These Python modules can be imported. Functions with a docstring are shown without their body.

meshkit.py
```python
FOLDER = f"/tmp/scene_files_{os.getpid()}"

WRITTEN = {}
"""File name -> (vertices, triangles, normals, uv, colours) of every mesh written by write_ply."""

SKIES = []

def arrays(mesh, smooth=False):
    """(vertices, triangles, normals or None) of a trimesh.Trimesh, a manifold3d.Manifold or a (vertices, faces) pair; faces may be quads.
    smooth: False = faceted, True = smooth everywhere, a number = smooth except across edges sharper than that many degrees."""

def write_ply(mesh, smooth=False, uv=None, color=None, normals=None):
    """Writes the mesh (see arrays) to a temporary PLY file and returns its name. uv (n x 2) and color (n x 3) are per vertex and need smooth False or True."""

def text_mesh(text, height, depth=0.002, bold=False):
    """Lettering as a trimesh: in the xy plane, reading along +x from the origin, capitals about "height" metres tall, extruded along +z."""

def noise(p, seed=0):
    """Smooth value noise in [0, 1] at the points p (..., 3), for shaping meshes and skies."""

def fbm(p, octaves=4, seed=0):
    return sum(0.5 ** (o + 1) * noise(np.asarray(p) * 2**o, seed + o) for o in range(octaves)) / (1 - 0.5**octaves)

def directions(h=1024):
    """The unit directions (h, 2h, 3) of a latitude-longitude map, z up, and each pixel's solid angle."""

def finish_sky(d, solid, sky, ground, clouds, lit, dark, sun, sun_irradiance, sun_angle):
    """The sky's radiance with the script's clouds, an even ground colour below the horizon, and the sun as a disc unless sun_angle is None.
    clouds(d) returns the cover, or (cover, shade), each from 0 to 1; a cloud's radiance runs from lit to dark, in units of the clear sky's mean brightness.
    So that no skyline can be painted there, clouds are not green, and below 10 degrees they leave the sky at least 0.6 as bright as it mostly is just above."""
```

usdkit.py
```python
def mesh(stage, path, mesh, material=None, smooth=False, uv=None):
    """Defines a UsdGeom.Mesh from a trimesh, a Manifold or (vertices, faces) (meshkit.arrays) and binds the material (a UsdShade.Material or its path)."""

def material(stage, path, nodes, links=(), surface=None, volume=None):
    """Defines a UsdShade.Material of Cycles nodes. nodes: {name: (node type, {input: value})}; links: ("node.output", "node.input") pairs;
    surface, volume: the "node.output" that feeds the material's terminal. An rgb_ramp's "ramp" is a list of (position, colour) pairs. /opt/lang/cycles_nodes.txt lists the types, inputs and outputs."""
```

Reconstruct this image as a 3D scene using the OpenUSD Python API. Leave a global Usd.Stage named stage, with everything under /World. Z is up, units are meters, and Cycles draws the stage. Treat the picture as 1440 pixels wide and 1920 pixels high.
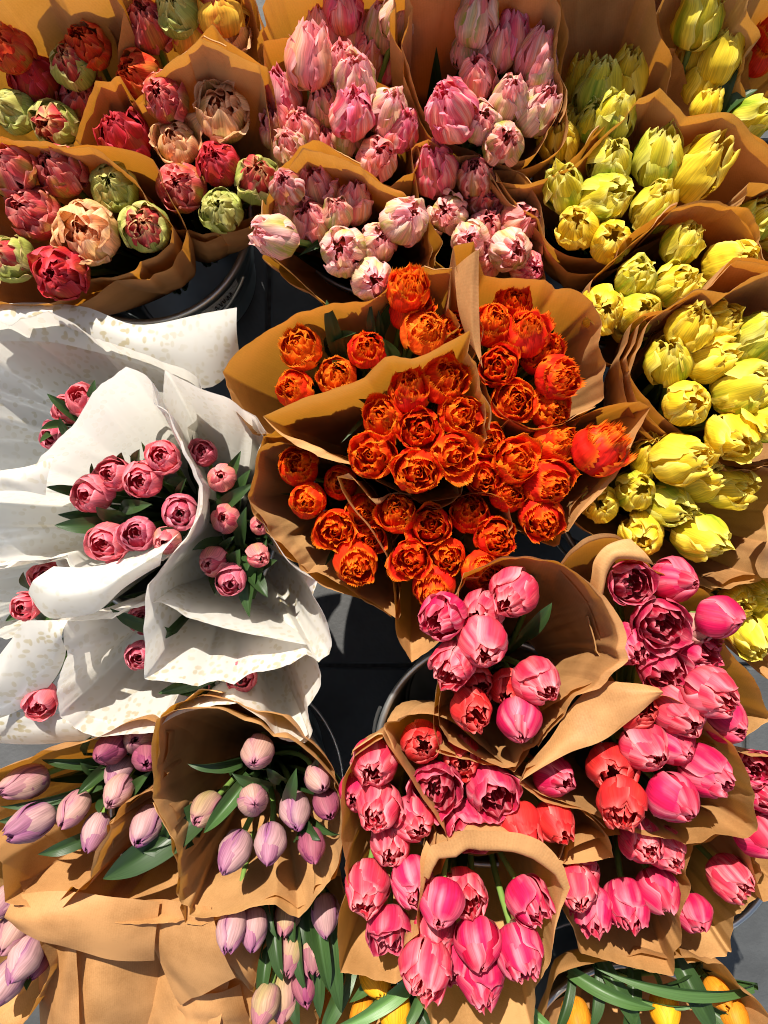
import math, random
import numpy as np
import usdkit
from meshkit import fbm, noise
from scipy.interpolate import PchipInterpolator
from shapely.geometry import Point, Polygon
from pxr import Usd, UsdGeom, UsdLux, UsdShade, Sdf, Gf, Vt

stage = Usd.Stage.CreateInMemory()
UsdGeom.SetStageUpAxis(stage, 'Z')
UsdGeom.SetStageMetersPerUnit(stage, 1.0)
UsdGeom.Xform.Define(stage, '/World')
PI = math.pi

# ------------------------------------------------------------------ camera, sky, sun, exposure
CAM_H = 1.5
HFOV = 53.0
cam = UsdGeom.Camera.Define(stage, '/World/camera')
cam.AddTranslateOp().Set(Gf.Vec3d(0, 0, CAM_H))
cam.CreateFocalLengthAttr(26.0)
cam.CreateHorizontalApertureAttr(2 * 26.0 * math.tan(math.radians(HFOV / 2)))
cam.CreateVerticalApertureAttr(2 * 26.0 * math.tan(math.radians(HFOV / 2)) * 4 / 3)
cam.CreateClippingRangeAttr(Gf.Vec2f(0.05, 200))
cam.CreateExposureAttr(1.12)

SUN = np.array([-0.26, 1.0, 0.0]); SUN /= np.linalg.norm(SUN)
SUN_EL = math.radians(48)
sun_dir = np.array([SUN[0] * math.cos(SUN_EL), SUN[1] * math.cos(SUN_EL), math.sin(SUN_EL)])
sky_mat = usdkit.material(stage, '/World/Looks/sky_light', {
    's': ('sky_texture', {'sky_type': 'single_scattering', 'sun_disc': False, 'sun_elevation': SUN_EL, 'sun_rotation': math.atan2(sun_dir[0], sun_dir[1])}),
    'b': ('background_shader', {'strength': 0.085}), 'h': ('hsv', {'saturation': 0.6})}, [('s.color', 'h.color'), ('h.color', 'b.color')], surface='b.background')
sky = UsdLux.DomeLight.Define(stage, '/World/sky')
UsdShade.MaterialBindingAPI.Apply(sky.GetPrim()).Bind(sky_mat)
sky.GetPrim().SetCustomDataByKey('kind', 'structure')
sun = UsdLux.DistantLight.Define(stage, '/World/sun')
sun.CreateNormalizeAttr(True); sun.CreateIntensityAttr(1.25); sun.CreateAngleAttr(0.5); sun.CreateColorAttr(Gf.Vec3f(1.0, 0.93, 0.82))
zax = sun_dir; xax = np.cross([0, 0, 1.0], zax); xax /= np.linalg.norm(xax); yax = np.cross(zax, xax)
sun.AddTransformOp().Set(Gf.Matrix4d(*[float(q) for r in (list(xax) + [0], list(yax) + [0], list(zax) + [0], [0, 0, 3, 1]) for q in r]))

# ------------------------------------------------------------------ helpers
FPX = 720 / math.tan(math.radians(HFOV / 2))


def at(px, py, z):
    """The point at height z that the photograph shows at pixel (px, py) of its 1440 x 1920."""
    k = (CAM_H - z) / FPX
    return np.array([(px - 720) * k, (960 - py) * k, z])


used = {}


def numbered(parent, name):
    k = used.get((parent, name), -1) + 1
    used[(parent, name)] = k
    return f'{parent}/{name}' + (f'_{k:03d}' if k else '')


def data(p, label=None, category=None, group=None, kind=None):
    for k, v in (('label', label), ('category', category), ('group', group), ('kind', kind)):
        if v:
            p.SetCustomDataByKey(k, v)
    return p


def thing(name, loc=(0, 0, 0), **d):
    x = UsdGeom.Xform.Define(stage, numbered('/World', name))
    x.AddTranslateOp().Set(Gf.Vec3d(*[float(q) for q in loc]))
    data(x.GetPrim(), **d)
    return x.GetPrim()


def put(name, v, f, mat, parent=None, col=None, uv=None, normals=None, local=(0, 0, 0), **d):
    path = numbered(str(parent.GetPath()) if parent else '/World', name)
    m = UsdGeom.Mesh.Define(stage, path)
    v = np.asarray(v, float) - np.asarray(local, float)
    f = np.asarray(f, np.int32)
    m.CreatePointsAttr(Vt.Vec3fArray.FromNumpy(v.astype(np.float32)))
    m.CreateFaceVertexCountsAttr(Vt.IntArray.FromNumpy(np.full(len(f), f.shape[1], np.int32)))
    m.CreateFaceVertexIndicesAttr(Vt.IntArray.FromNumpy(f.ravel()))
    m.CreateSubdivisionSchemeAttr('none')
    if normals is not None:
        m.CreateNormalsAttr(Vt.Vec3fArray.FromNumpy(normals.astype(np.float32))); m.SetNormalsInterpolation('vertex')
    pv = UsdGeom.PrimvarsAPI(m)
    if col is not None:
        pv.CreatePrimvar('tint', Sdf.ValueTypeNames.Color3fArray, 'vertex').Set(Vt.Vec3fArray.FromNumpy(np.asarray(col, np.float32)))
    if uv is not None:
        pv.CreatePrimvar('st', Sdf.ValueTypeNames.TexCoord2fArray, 'vertex').Set(Vt.Vec2fArray.FromNumpy(np.asarray(uv, np.float32)))
    UsdShade.MaterialBindingAPI.Apply(m.GetPrim()).Bind(mat)
    data(m.GetPrim(), **d)
    return m.GetPrim()


_faces = {}


def grid_faces(a, b, closed=False):
    """a rows by b columns of vertices as quads."""
    k = (a, b, closed)
    if k not in _faces:
        i, j = np.meshgrid(np.arange(a - 1), np.arange(b if closed else b - 1), indexing='ij')
        jn = (j + 1) % b
        _faces[k] = np.stack([i * b + j, i * b + jn, (i + 1) * b + jn, (i + 1) * b + j], -1).reshape(-1, 4)
    return _faces[k]


def grid_normals(g, closed=False):
    if closed:
        gu = np.roll(g, -1, 1) - np.roll(g, 1, 1)
    else:
        gu = np.gradient(g, axis=1)
    n = np.cross(gu, np.gradient(g, axis=0))
    ln = np.linalg.norm(n, axis=-1, keepdims=True)
    n = np.where(ln > 1e-12, n / np.maximum(ln, 1e-12), [0, 0, 1.0])
    return n.reshape(-1, 3)


def put_grid(name, g, mat, parent=None, closed=False, **kw):
    return put(name, g.reshape(-1, 3), grid_faces(g.shape[0], g.shape[1], closed), mat, parent, normals=grid_normals(g, closed), **kw)


def tube_grid(p, r, sides=8):
    p = np.asarray(p, float)
    t = np.gradient(p, axis=0); t /= np.linalg.norm(t, axis=1, keepdims=True) + 1e-12
    ref = np.array([0.31, 0.17, 0.93]) if abs(t[:, 2]).mean() < 0.8 else np.array([1.0, 0.1, 0])
    a = np.cross(t, ref); a /= np.linalg.norm(a, axis=1, keepdims=True) + 1e-12
    b = np.cross(t, a)
    ang = np.arange(sides) * 2 * PI / sides
    r = np.broadcast_to(r, (len(p),))
    return p[:, None] + r[:, None, None] * (np.cos(ang)[None, :, None] * a[:, None] + np.sin(ang)[None, :, None] * b[:, None])


def bezier(p, n):
    t = np.linspace(0, 1, n)[:, None]
    p = [np.asarray(q, float) for q in p]
    if len(p) == 3:
        return (1 - t) ** 2 * p[0] + 2 * t * (1 - t) * p[1] + t * t * p[2]
    return (1 - t) ** 3 * p[0] + 3 * t * (1 - t) ** 2 * p[1] + 3 * t * t * (1 - t) * p[2] + t ** 3 * p[3]


def box(x0, y0, z0, x1, y1, z1, c=0.004):
    """A box with chamfered top edges."""
    v = [(x0, y0, z0), (x1, y0, z0), (x1, y1, z0), (x0, y1, z0), (x0, y0, z1 - c), (x1, y0, z1 - c), (x1, y1, z1 - c), (x0, y1, z1 - c),
         (x0 + c, y0 + c, z1), (x1 - c, y0 + c, z1), (x1 - c, y1 - c, z1), (x0 + c, y1 - c, z1)]
    f = [(3, 2, 1, 0), (8, 9, 10, 11)]
    for k in range(4):
        f += [(k, (k + 1) % 4, 4 + (k + 1) % 4, 4 + k), (4 + k, 4 + (k + 1) % 4, 8 + (k + 1) % 4, 8 + k)]
    return np.array(v, float), np.array(f)


# ------------------------------------------------------------------ materials
def petal_material(name, trans, rough, spec, streak):
    return usdkit.material(stage, '/World/Looks/' + name, {
        'a': ('attribute', {'attribute': 'tint'}), 'tc': ('texture_coordinate', {}),
        'map': ('mapping', {'scale': (26, 2.2, 1)}), 'n': ('noise_texture', {'scale': 1.0, 'detail': 3}),
        'r': ('map_range', {'from_min': 0.3, 'from_max': 0.7, 'to_min': 1 - streak, 'to_max': 1 + streak * 0.6}),
        'm': ('mix_color', {'blend_type': 'multiply', 'fac': 1.0, 'use_clamp': False}),
        'bm': ('bump', {'strength': 0.25, 'distance': 0.0012}),
        'p': ('principled_bsdf', {'roughness': rough, 'specular_ior_level': spec}),
        'g': ('gamma', {'gamma': 0.9}),
        't': ('translucent_bsdf', {}), 'mx': ('mix_closure', {'fac': trans})},
        [('tc.UV', 'map.vector'), ('map.vector', 'n.vector'), ('n.fac', 'r.value'), ('a.color', 'm.a'), ('r.result', 'm.b'), ('n.fac', 'bm.height'), ('bm.normal', 'p.normal'),
         ('m.result', 'p.base_color'), ('m.result', 'g.color'), ('g.color', 't.color'), ('p.BSDF', 'mx.closure1'), ('t.BSDF', 'mx.closure2')], surface='mx.closure')


PETAL = petal_material('petal', 0.38, 0.55, 0.22, 0.32)
PETAL_FRINGED = petal_material('fringed_petal', 0.42, 0.55, 0.2, 0.28)
GREEN = usdkit.material(stage, '/World/Looks/tulip_green', {
    'a': ('attribute', {'attribute': 'tint'}), 'tc': ('texture_coordinate', {}),
    'map': ('mapping', {'scale': (30, 1.2, 1)}), 'n': ('noise_texture', {'scale': 1.0, 'detail': 3}),
    'r': ('map_range', {'from_min': 0.3, 'from_max': 0.7, 'to_min': 0.75, 'to_max': 1.2}),
    'm': ('mix_color', {'blend_type': 'multiply', 'fac': 1.0, 'use_clamp': False}), 'bm': ('bump', {'strength': 0.3, 'distance': 0.001}),
    'p': ('principled_bsdf', {'roughness': 0.42, 'specular_ior_level': 0.4}), 't': ('translucent_bsdf', {}), 'mx': ('mix_closure', {'fac': 0.2})},
    [('tc.UV', 'map.vector'), ('map.vector', 'n.vector'), ('n.fac', 'r.value'), ('a.color', 'm.a'), ('r.result', 'm.b'), ('n.fac', 'bm.height'), ('bm.normal', 'p.normal'),
     ('m.result', 'p.base_color'), ('m.result', 't.color'), ('p.BSDF', 'mx.closure1'), ('t.BSDF', 'mx.closure2')], surface='mx.closure')


def kraft_material(name, light, dark, glow, trans):
    return usdkit.material(stage, '/World/Looks/' + name, {
        'geo': ('geometry', {}), 'tc': ('texture_coordinate', {}),
        'n1': ('noise_texture', {'scale': 14, 'detail': 4}), 'n2': ('noise_texture', {'scale': 420, 'detail': 3, 'roughness': 0.7}),
        'w': ('wave_texture', {'scale': 95, 'distortion': 1.2, 'detail': 2}),
        'h': ('math', {'math_type': 'multiply_add', 'value2': 0.42}), 'h2': ('math', {'math_type': 'multiply_add', 'value2': 0.05}),
        'ramp': ('rgb_ramp', {'ramp': [(0.42, dark), (0.86, light)]}),
        'bm': ('bump', {'strength': 0.25, 'distance': 0.0006}), 'nb': ('noise_texture', {'scale': 22, 'detail': 3}), 'bm2': ('bump', {'strength': 0.3, 'distance': 0.002}),
        'p': ('principled_bsdf', {'roughness': 0.62, 'specular_ior_level': 0.25}), 't': ('translucent_bsdf', {'color': glow}), 'mx': ('mix_closure', {'fac': trans})},
        [('geo.position', 'n1.vector'), ('geo.position', 'n2.vector'), ('tc.UV', 'w.vector'), ('n2.fac', 'h.value1'), ('n1.fac', 'h.value3'), ('w.fac', 'h2.value1'), ('h.value', 'h2.value3'),
         ('h2.value', 'ramp.fac'), ('ramp.color', 'p.base_color'), ('geo.position', 'nb.vector'), ('nb.fac', 'bm2.height'), ('bm2.normal', 'bm.normal'), ('n2.fac', 'bm.height'), ('bm.normal', 'p.normal'), ('bm2.normal', 't.normal'),
         ('p.BSDF', 'mx.closure1'), ('t.BSDF', 'mx.closure2')], surface='mx.closure')


KRAFT = [kraft_material('kraft_paper', (0.47, 0.258, 0.102), (0.25, 0.125, 0.042), (0.88, 0.38, 0.03), 0.20),
         kraft_material('red_kraft_paper', (0.43, 0.222, 0.084), (0.22, 0.105, 0.033), (0.88, 0.35, 0.026), 0.20)]

WHITE = usdkit.material(stage, '/World/Looks/white_paper', {
    'geo': ('geometry', {}), 'tc': ('texture_coordinate', {}),
    'm1': ('mapping', {'scale': (110, 60, 45), 'rotation': (0.3, 0.2, 0.5)}), 'm2': ('mapping', {'scale': (60, 105, 45), 'rotation': (-0.3, 0.4, -0.6), 'location': (3.3, 7.1, 0)}),
    'v1': ('voronoi_texture', {'dimensions': '3D', 'feature': 'f1', 'scale': 1.0, 'randomness': 0.9}), 'v2': ('voronoi_texture', {'dimensions': '3D', 'feature': 'f1', 'scale': 1.0, 'randomness': 0.9}),
    'mn': ('math', {'math_type': 'minimum'}), 'st': ('map_range', {'range_type': 'smoothstep', 'from_min': 0.25, 'from_max': 0.33, 'to_min': 1.0, 'to_max': 0.0}),
    'np': ('noise_texture', {'scale': 10, 'detail': 2}), 'nr': ('map_range', {'from_min': 0.35, 'from_max': 0.6, 'to_min': 0.15, 'to_max': 0.65}), 'mm': ('math', {'math_type': 'multiply'}),
    'mix': ('mix_color', {'a': (0.63, 0.615, 0.57), 'b': (0.38, 0.30, 0.11)}),
    'n1': ('noise_texture', {'scale': 14, 'detail': 2}), 'n2': ('noise_texture', {'scale': 500, 'detail': 2}), 'bm': ('bump', {'strength': 0.25, 'distance': 0.004}), 'bm2': ('bump', {'strength': 0.06, 'distance': 0.0004}),
    'p': ('principled_bsdf', {'roughness': 0.6, 'specular_ior_level': 0.3}), 't': ('translucent_bsdf', {'color': (0.84, 0.81, 0.73)}), 'mx': ('mix_closure', {'fac': 0.48})},
    [('geo.position', 'm1.vector'), ('geo.position', 'm2.vector'), ('m1.vector', 'v1.vector'), ('m2.vector', 'v2.vector'), ('v1.distance', 'mn.value1'), ('v2.distance', 'mn.value2'), ('mn.value', 'st.value'),
     ('geo.position', 'np.vector'), ('np.fac', 'nr.value'), ('nr.result', 'mm.value1'), ('st.result', 'mm.value2'), ('mm.value', 'mix.fac'), ('mix.result', 'p.base_color'),
     ('geo.position', 'n1.vector'), ('geo.position', 'n2.vector'), ('n1.fac', 'bm.height'), ('bm.normal', 'bm2.normal'), ('n2.fac', 'bm2.height'), ('bm2.normal', 'p.normal'), ('bm.normal', 't.normal'),
     ('p.BSDF', 'mx.closure1'), ('t.BSDF', 'mx.closure2')], surface='mx.closure')

METAL = usdkit.material(stage, '/World/Looks/galvanised_metal', {
    'geo': ('geometry', {}), 'v': ('voronoi_texture', {'scale': 60}), 'n': ('noise_texture', {'scale': 9, 'detail': 5}),
    'r': ('rgb_ramp', {'ramp': [(0.25, (0.15, 0.18, 0.19)), (0.75, (0.34, 0.38, 0.39))]}), 'rr': ('map_range', {'from_min': 0.3, 'from_max': 0.7, 'to_min': 0.32, 'to_max': 0.55}),
    'p': ('principled_bsdf', {'metallic': 0.75})},
    [('geo.position', 'v.vector'), ('geo.position', 'n.vector'), ('n.fac', 'r.fac'), ('r.color', 'p.base_color'), ('n.fac', 'rr.value'), ('rr.result', 'p.roughness')], surface='p.BSDF')
WIRE = usdkit.material(stage, '/World/Looks/steel_wire', {'p': ('principled_bsdf', {'metallic': 0.9, 'roughness': 0.35, 'base_color': (0.45, 0.46, 0.46)})}, surface='p.BSDF')
BLACK = usdkit.material(stage, '/World/Looks/black_plastic', {'p': ('principled_bsdf', {'roughness': 0.5, 'base_color': (0.012, 0.013, 0.015)})}, surface='p.BSDF')
STICKER = usdkit.material(stage, '/World/Looks/bucket_label', {
    'tc': ('texture_coordinate', {}), 'n': ('noise_texture', {'scale': 9, 'detail': 4}), 'r': ('rgb_ramp', {'ramp': [(0.35, (0.40, 0.42, 0.42)), (0.5, (0.68, 0.70, 0.70))]}),
    'p': ('principled_bsdf', {'roughness': 0.5})}, [('tc.UV', 'n.vector'), ('n.fac', 'r.fac'), ('r.color', 'p.base_color')], surface='p.BSDF')
INK = usdkit.material(stage, '/World/Looks/ink', {'p': ('principled_bsdf', {'roughness': 0.6, 'base_color': (0.03, 0.03, 0.035)})}, surface='p.BSDF')
SLATE = [usdkit.material(stage, f'/World/Looks/slate_{c}', {
    'geo': ('geometry', {}), 'n': ('noise_texture', {'scale': 7 + i, 'detail': 6, 'roughness': 0.62}), 'n2': ('noise_texture', {'scale': 130, 'detail': 4}),
    'r': ('rgb_ramp', {'ramp': [(0.25, tuple(0.026 * t for t in tone)), (0.75, tuple(0.062 * t for t in tone))]}), 'a': ('math', {'math_type': 'multiply_add', 'value2': 0.4}),
    'b': ('bump', {'strength': 0.5, 'distance': 0.004}), 'p': ('principled_bsdf', {'roughness': 0.7})},
    [('geo.position', 'n.vector'), ('geo.position', 'n2.vector'), ('n.fac', 'r.fac'), ('r.color', 'p.base_color'), ('n2.fac', 'a.value1'), ('n.fac', 'a.value3'), ('a.value', 'b.height'), ('b.normal', 'p.normal')], surface='p.BSDF')
    for i, (c, tone) in enumerate((('grey', (1.0, 1.02, 1.05)), ('blue', (0.9, 0.97, 1.03)), ('dark', (0.8, 0.83, 0.84))))]
JOINT = usdkit.material(stage, '/World/Looks/joint_sand', {'geo': ('geometry', {}), 'n': ('noise_texture', {'scale': 60, 'detail': 4}), 'r': ('rgb_ramp', {'ramp': [(0.3, (0.02, 0.02, 0.02)), (0.7, (0.06, 0.058, 0.055))]}),
    'p': ('principled_bsdf', {'roughness': 0.9})}, [('geo.position', 'n.vector'), ('n.fac', 'r.fac'), ('r.color', 'p.base_color')], surface='p.BSDF')

# ------------------------------------------------------------------ ground
ground = thing('ground', kind='structure')
put('joint_bed', [(-40, -40, -0.012), (40, -40, -0.012), (40, 40, -0.012), (-40, 40, -0.012)], [(0, 1, 2, 3)], JOINT, ground)
rs = random.Random(5)
y = -2.1
while y < 2.1:
    hh = rs.choice((0.30, 0.36, 0.42))
    x = -2.0 + rs.uniform(-0.3, 0)
    while x < 2.0:
        ww = rs.uniform(0.45, 0.75)
        v, f = box(x + 0.004, y + 0.004, -0.03, x + ww - 0.004, y + hh - 0.004, rs.uniform(-0.003, 0.001), 0.004)
        put('slab', v, f, rs.choice(SLATE), ground)
        x += ww
    y += hh

# ------------------------------------------------------------------ buckets
RIM_Z = 0.33


def bucket(px, py, r, label, handle_at, sticker=None):
    c = at(px, py, RIM_Z)
    b = thing('flower_bucket', (c[0], c[1], 0), label=label, category='bucket')
    prof = [(0.66, 0.004), (0.70, 0.0), (0.72, 0.012), (0.735, 0.05), (0.79, 0.12), (0.815, 0.125), (0.815, 0.135), (0.80, 0.14), (0.89, 0.235), (0.915, 0.24), (0.915, 0.25), (0.90, 0.255), (0.985, RIM_Z - 0.006)]
    ang = np.linspace(0, 2 * PI, 73)[:-1]
    p = np.array(prof); p[:, 0] *= r
    g = np.stack([p[:, :1] * np.cos(ang), p[:, :1] * np.sin(ang), np.repeat(p[:, 1:], 72, 1)], -1)
    gi = g[::-1] * np.array([0.985, 0.985, 1]); gi[-1, :, 2] += 0.004
    put_grid('wall', np.concatenate([g, gi]), METAL, b, True)
    put_grid('base', np.concatenate([g[:1] * np.array([1, 1, 1.5]), g[:1] * np.array([0.001, 0.001, 1.5])]), METAL, b, True)
    ring = np.stack([r * 0.99 * np.cos(np.linspace(0, 2 * PI, 73)), r * 0.99 * np.sin(np.linspace(0, 2 * PI, 73)), np.full(73, RIM_Z)], -1)
    put_grid('rim', tube_grid(ring, 0.0055, 8), WIRE, b, True)
    a0 = math.radians(handle_at)
    t = np.linspace(0, PI, 40)
    hp = np.stack([r * 1.03 * np.cos(a0 + t), r * 1.03 * np.sin(a0 + t), RIM_Z - 0.03 - 0.10 * np.sin(t)], -1)
    put_grid('handle', tube_grid(hp, 0.003, 8), WIRE, b, True)
    if sticker:
        a = np.radians(np.linspace(sticker[0], sticker[1], 12))
        zz = np.linspace(0.205, 0.285, 6)
        rr = np.interp(zz, p[:, 1], p[:, 0]) + 0.0025
        s = np.stack([rr[:, None] * np.cos(a), rr[:, None] * np.sin(a), np.repeat(zz[:, None], 12, 1)], -1)
        uv = np.stack(np.meshgrid(np.linspace(0, 2, 12), np.linspace(0, 1, 6)), -1).reshape(-1, 2)
        lab = put_grid('paper_label', s, STICKER, b, uv=uv)
        rg_ = random.Random(3)
        for k in range(5):   # smudged handwriting strokes
            aa = np.linspace(a[3] + k * 0.05, a[3] + k * 0.05 + 0.035, 8)
            zc = 0.245 + 0.012 * np.sin(np.linspace(0, 5 + rg_.random() * 3, 8) + k)
            q = np.stack([(np.interp(zc, p[:, 1], p[:, 0]) + 0.0032) * np.cos(aa), (np.interp(zc, p[:, 1], p[:, 0]) + 0.0032) * np.sin(aa), zc], -1)
            put_grid('ink_stroke', tube_grid(q, 0.0009, 5), INK, lab, True)
    return c


# ------------------------------------------------------------------ tulips
def C(*c):
    return np.array(c, float)


CRIMSON, PINKRED, LEAFGREEN, PALEGREEN = C(0.50, 0.006, 0.018), C(0.70, 0.04, 0.08), C(0.24, 0.30, 0.035), C(0.46, 0.48, 0.11)
# family -> size, and the colours of every variant: outer body, outer flame or centre, inner body, edge
TYPES = {
    'peony': dict(R=0.0282, h=0.051, cols=dict(
        c=(CRIMSON, C(0.42, 0.14, 0.03), CRIMSON * 0.95, C(0.78, 0.10, 0.13)),
        p=(C(0.62, 0.036, 0.052), LEAFGREEN * 1.45, C(0.66, 0.045, 0.075), C(0.82, 0.34, 0.28)),
        q=(PALEGREEN, LEAFGREEN, C(0.62, 0.025, 0.06), C(0.66, 0.50, 0.22)),
        g=(C(0.46, 0.49, 0.11), LEAFGREEN, C(0.50, 0.46, 0.12), C(0.66, 0.64, 0.26)),
        o=(C(0.86, 0.44, 0.20), C(0.58, 0.50, 0.12), C(0.86, 0.37, 0.17), C(0.92, 0.58, 0.34)),
        r=(C(0.64, 0.025, 0.012), C(0.44, 0.30, 0.04), C(0.64, 0.02, 0.012), C(0.78, 0.17, 0.04)),
        y=(C(0.78, 0.46, 0.04), C(0.76, 0.10, 0.02), C(0.78, 0.14, 0.08), C(0.80, 0.52, 0.07)))),
    'parrot': dict(R=0.0246, h=0.056, cols=dict(
        p=(C(0.84, 0.18, 0.18), C(0.82, 0.54, 0.20), C(0.84, 0.14, 0.18), C(0.92, 0.34, 0.38)),
        m=(C(0.82, 0.06, 0.15), C(0.84, 0.30, 0.14), C(0.82, 0.05, 0.15), C(0.92, 0.28, 0.40)),
        g=(C(0.80, 0.36, 0.22), C(0.30, 0.34, 0.03), C(0.82, 0.16, 0.18), C(0.88, 0.36, 0.34)),
        w=(C(0.90, 0.50, 0.38), C(0.50, 0.48, 0.08), C(0.86, 0.22, 0.24), C(0.93, 0.40, 0.46)),
        d=(C(0.58, 0.08, 0.10), C(0.34, 0.30, 0.04), C(0.54, 0.05, 0.09), C(0.70, 0.20, 0.21)))),
    'yellow': dict(R=0.024, h=0.060, cols=dict(
        y=(C(0.86, 0.64, 0.035), C(0.82, 0.60, 0.03), C(0.85, 0.58, 0.02), C(0.92, 0.79, 0.18)),
        g=(C(0.82, 0.66, 0.045), C(0.30, 0.42, 0.02), C(0.82, 0.61, 0.03), C(0.90, 0.79, 0.20)),
        v=(C(0.68, 0.63, 0.06), C(0.22, 0.36, 0.02), C(0.76, 0.60, 0.03), C(0.84, 0.78, 0.24)))),
    'fringed': dict(R=0.0240, h=0.045, cols=dict(
        o=(C(0.80, 0.036, 0.004), C(0.68, 0.018, 0.01), C(0.78, 0.060, 0.004), C(0.95, 0.25, 0.010)),
        l=(C(0.85, 0.105, 0.008), C(0.78, 0.05, 0.010), C(0.86, 0.16, 0.008), C(0.95, 0.33, 0.02)),
        r=(C(0.74, 0.018, 0.006), C(0.62, 0.008, 0.012), C(0.74, 0.036, 0.004), C(0.93, 0.19, 0.008)))),
    'rose': dict(R=0.0205, h=0.04, cols=dict(
        p=(C(0.78, 0.15, 0.19), C(0.78, 0.26, 0.20), C(0.70, 0.08, 0.13), C(0.88, 0.34, 0.37)),
        m=(C(0.62, 0.12, 0.18), C(0.62, 0.20, 0.18), C(0.58, 0.07, 0.13), C(0.78, 0.31, 0.36)),
        b=(C(0.76, 0.20, 0.21), C(0.36, 0.36, 0.06), C(0.68, 0.08, 0.13), C(0.84, 0.36, 0.34)))),
    'lilac': dict(R=0.0192, h=0.052, cols=dict(
        l=(C(0.532, 0.287, 0.260), C(0.582, 0.374, 0.260), C(0.433, 0.187, 0.222), C(0.333, 0.102, 0.195)),
        v=(C(0.483, 0.265, 0.280), C(0.532, 0.342, 0.293), C(0.366, 0.140, 0.228), C(0.233, 0.054, 0.189)),
        g=(C(0.499, 0.296, 0.209), C(0.300, 0.265, 0.059), C(0.383, 0.140, 0.182), C(0.383, 0.124, 0.189)),
        d=(C(0.316, 0.070, 0.124), C(0.399, 0.156, 0.163), C(0.250, 0.035, 0.111), C(0.349, 0.093, 0.169)))),
    'double': dict(R=0.0258, h=0.054, cols=dict(
        m=(C(0.60, 0.005, 0.080), C(0.64, 0.030, 0.085), C(0.50, 0.004, 0.042), C(0.86, 0.22, 0.27)),
        p=(C(0.68, 0.014, 0.066), C(0.80, 0.20, 0.16), C(0.62, 0.010, 0.038), C(0.90, 0.34, 0.34)),
        c=(C(0.64, 0.018, 0.022), C(0.72, 0.07, 0.04), C(0.56, 0.009, 0.014), C(0.86, 0.20, 0.17)),
        d=(C(0.52, 0.010, 0.070), C(0.62, 0.08, 0.10), C(0.38, 0.004, 0.030), C(0.80, 0.20, 0.25)),
        b=(C(0.62, 0.30, 0.24), C(0.36, 0.36, 0.09), C(0.6, 0.08, 0.14), C(0.7, 0.28, 0.3)))),
    'single': dict(R=0.0205, h=0.055, cols=dict(
        y=(C(0.84, 0.40, 0.012), C(0.82, 0.34, 0.012), C(0.80, 0.36, 0.012), C(0.88, 0.50, 0.03)),
        o=(C(0.70, 0.26, 0.015), C(0.62, 0.28, 0.02), C(0.66, 0.22, 0.012), C(0.76, 0.34, 0.02)))),
}
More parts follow.
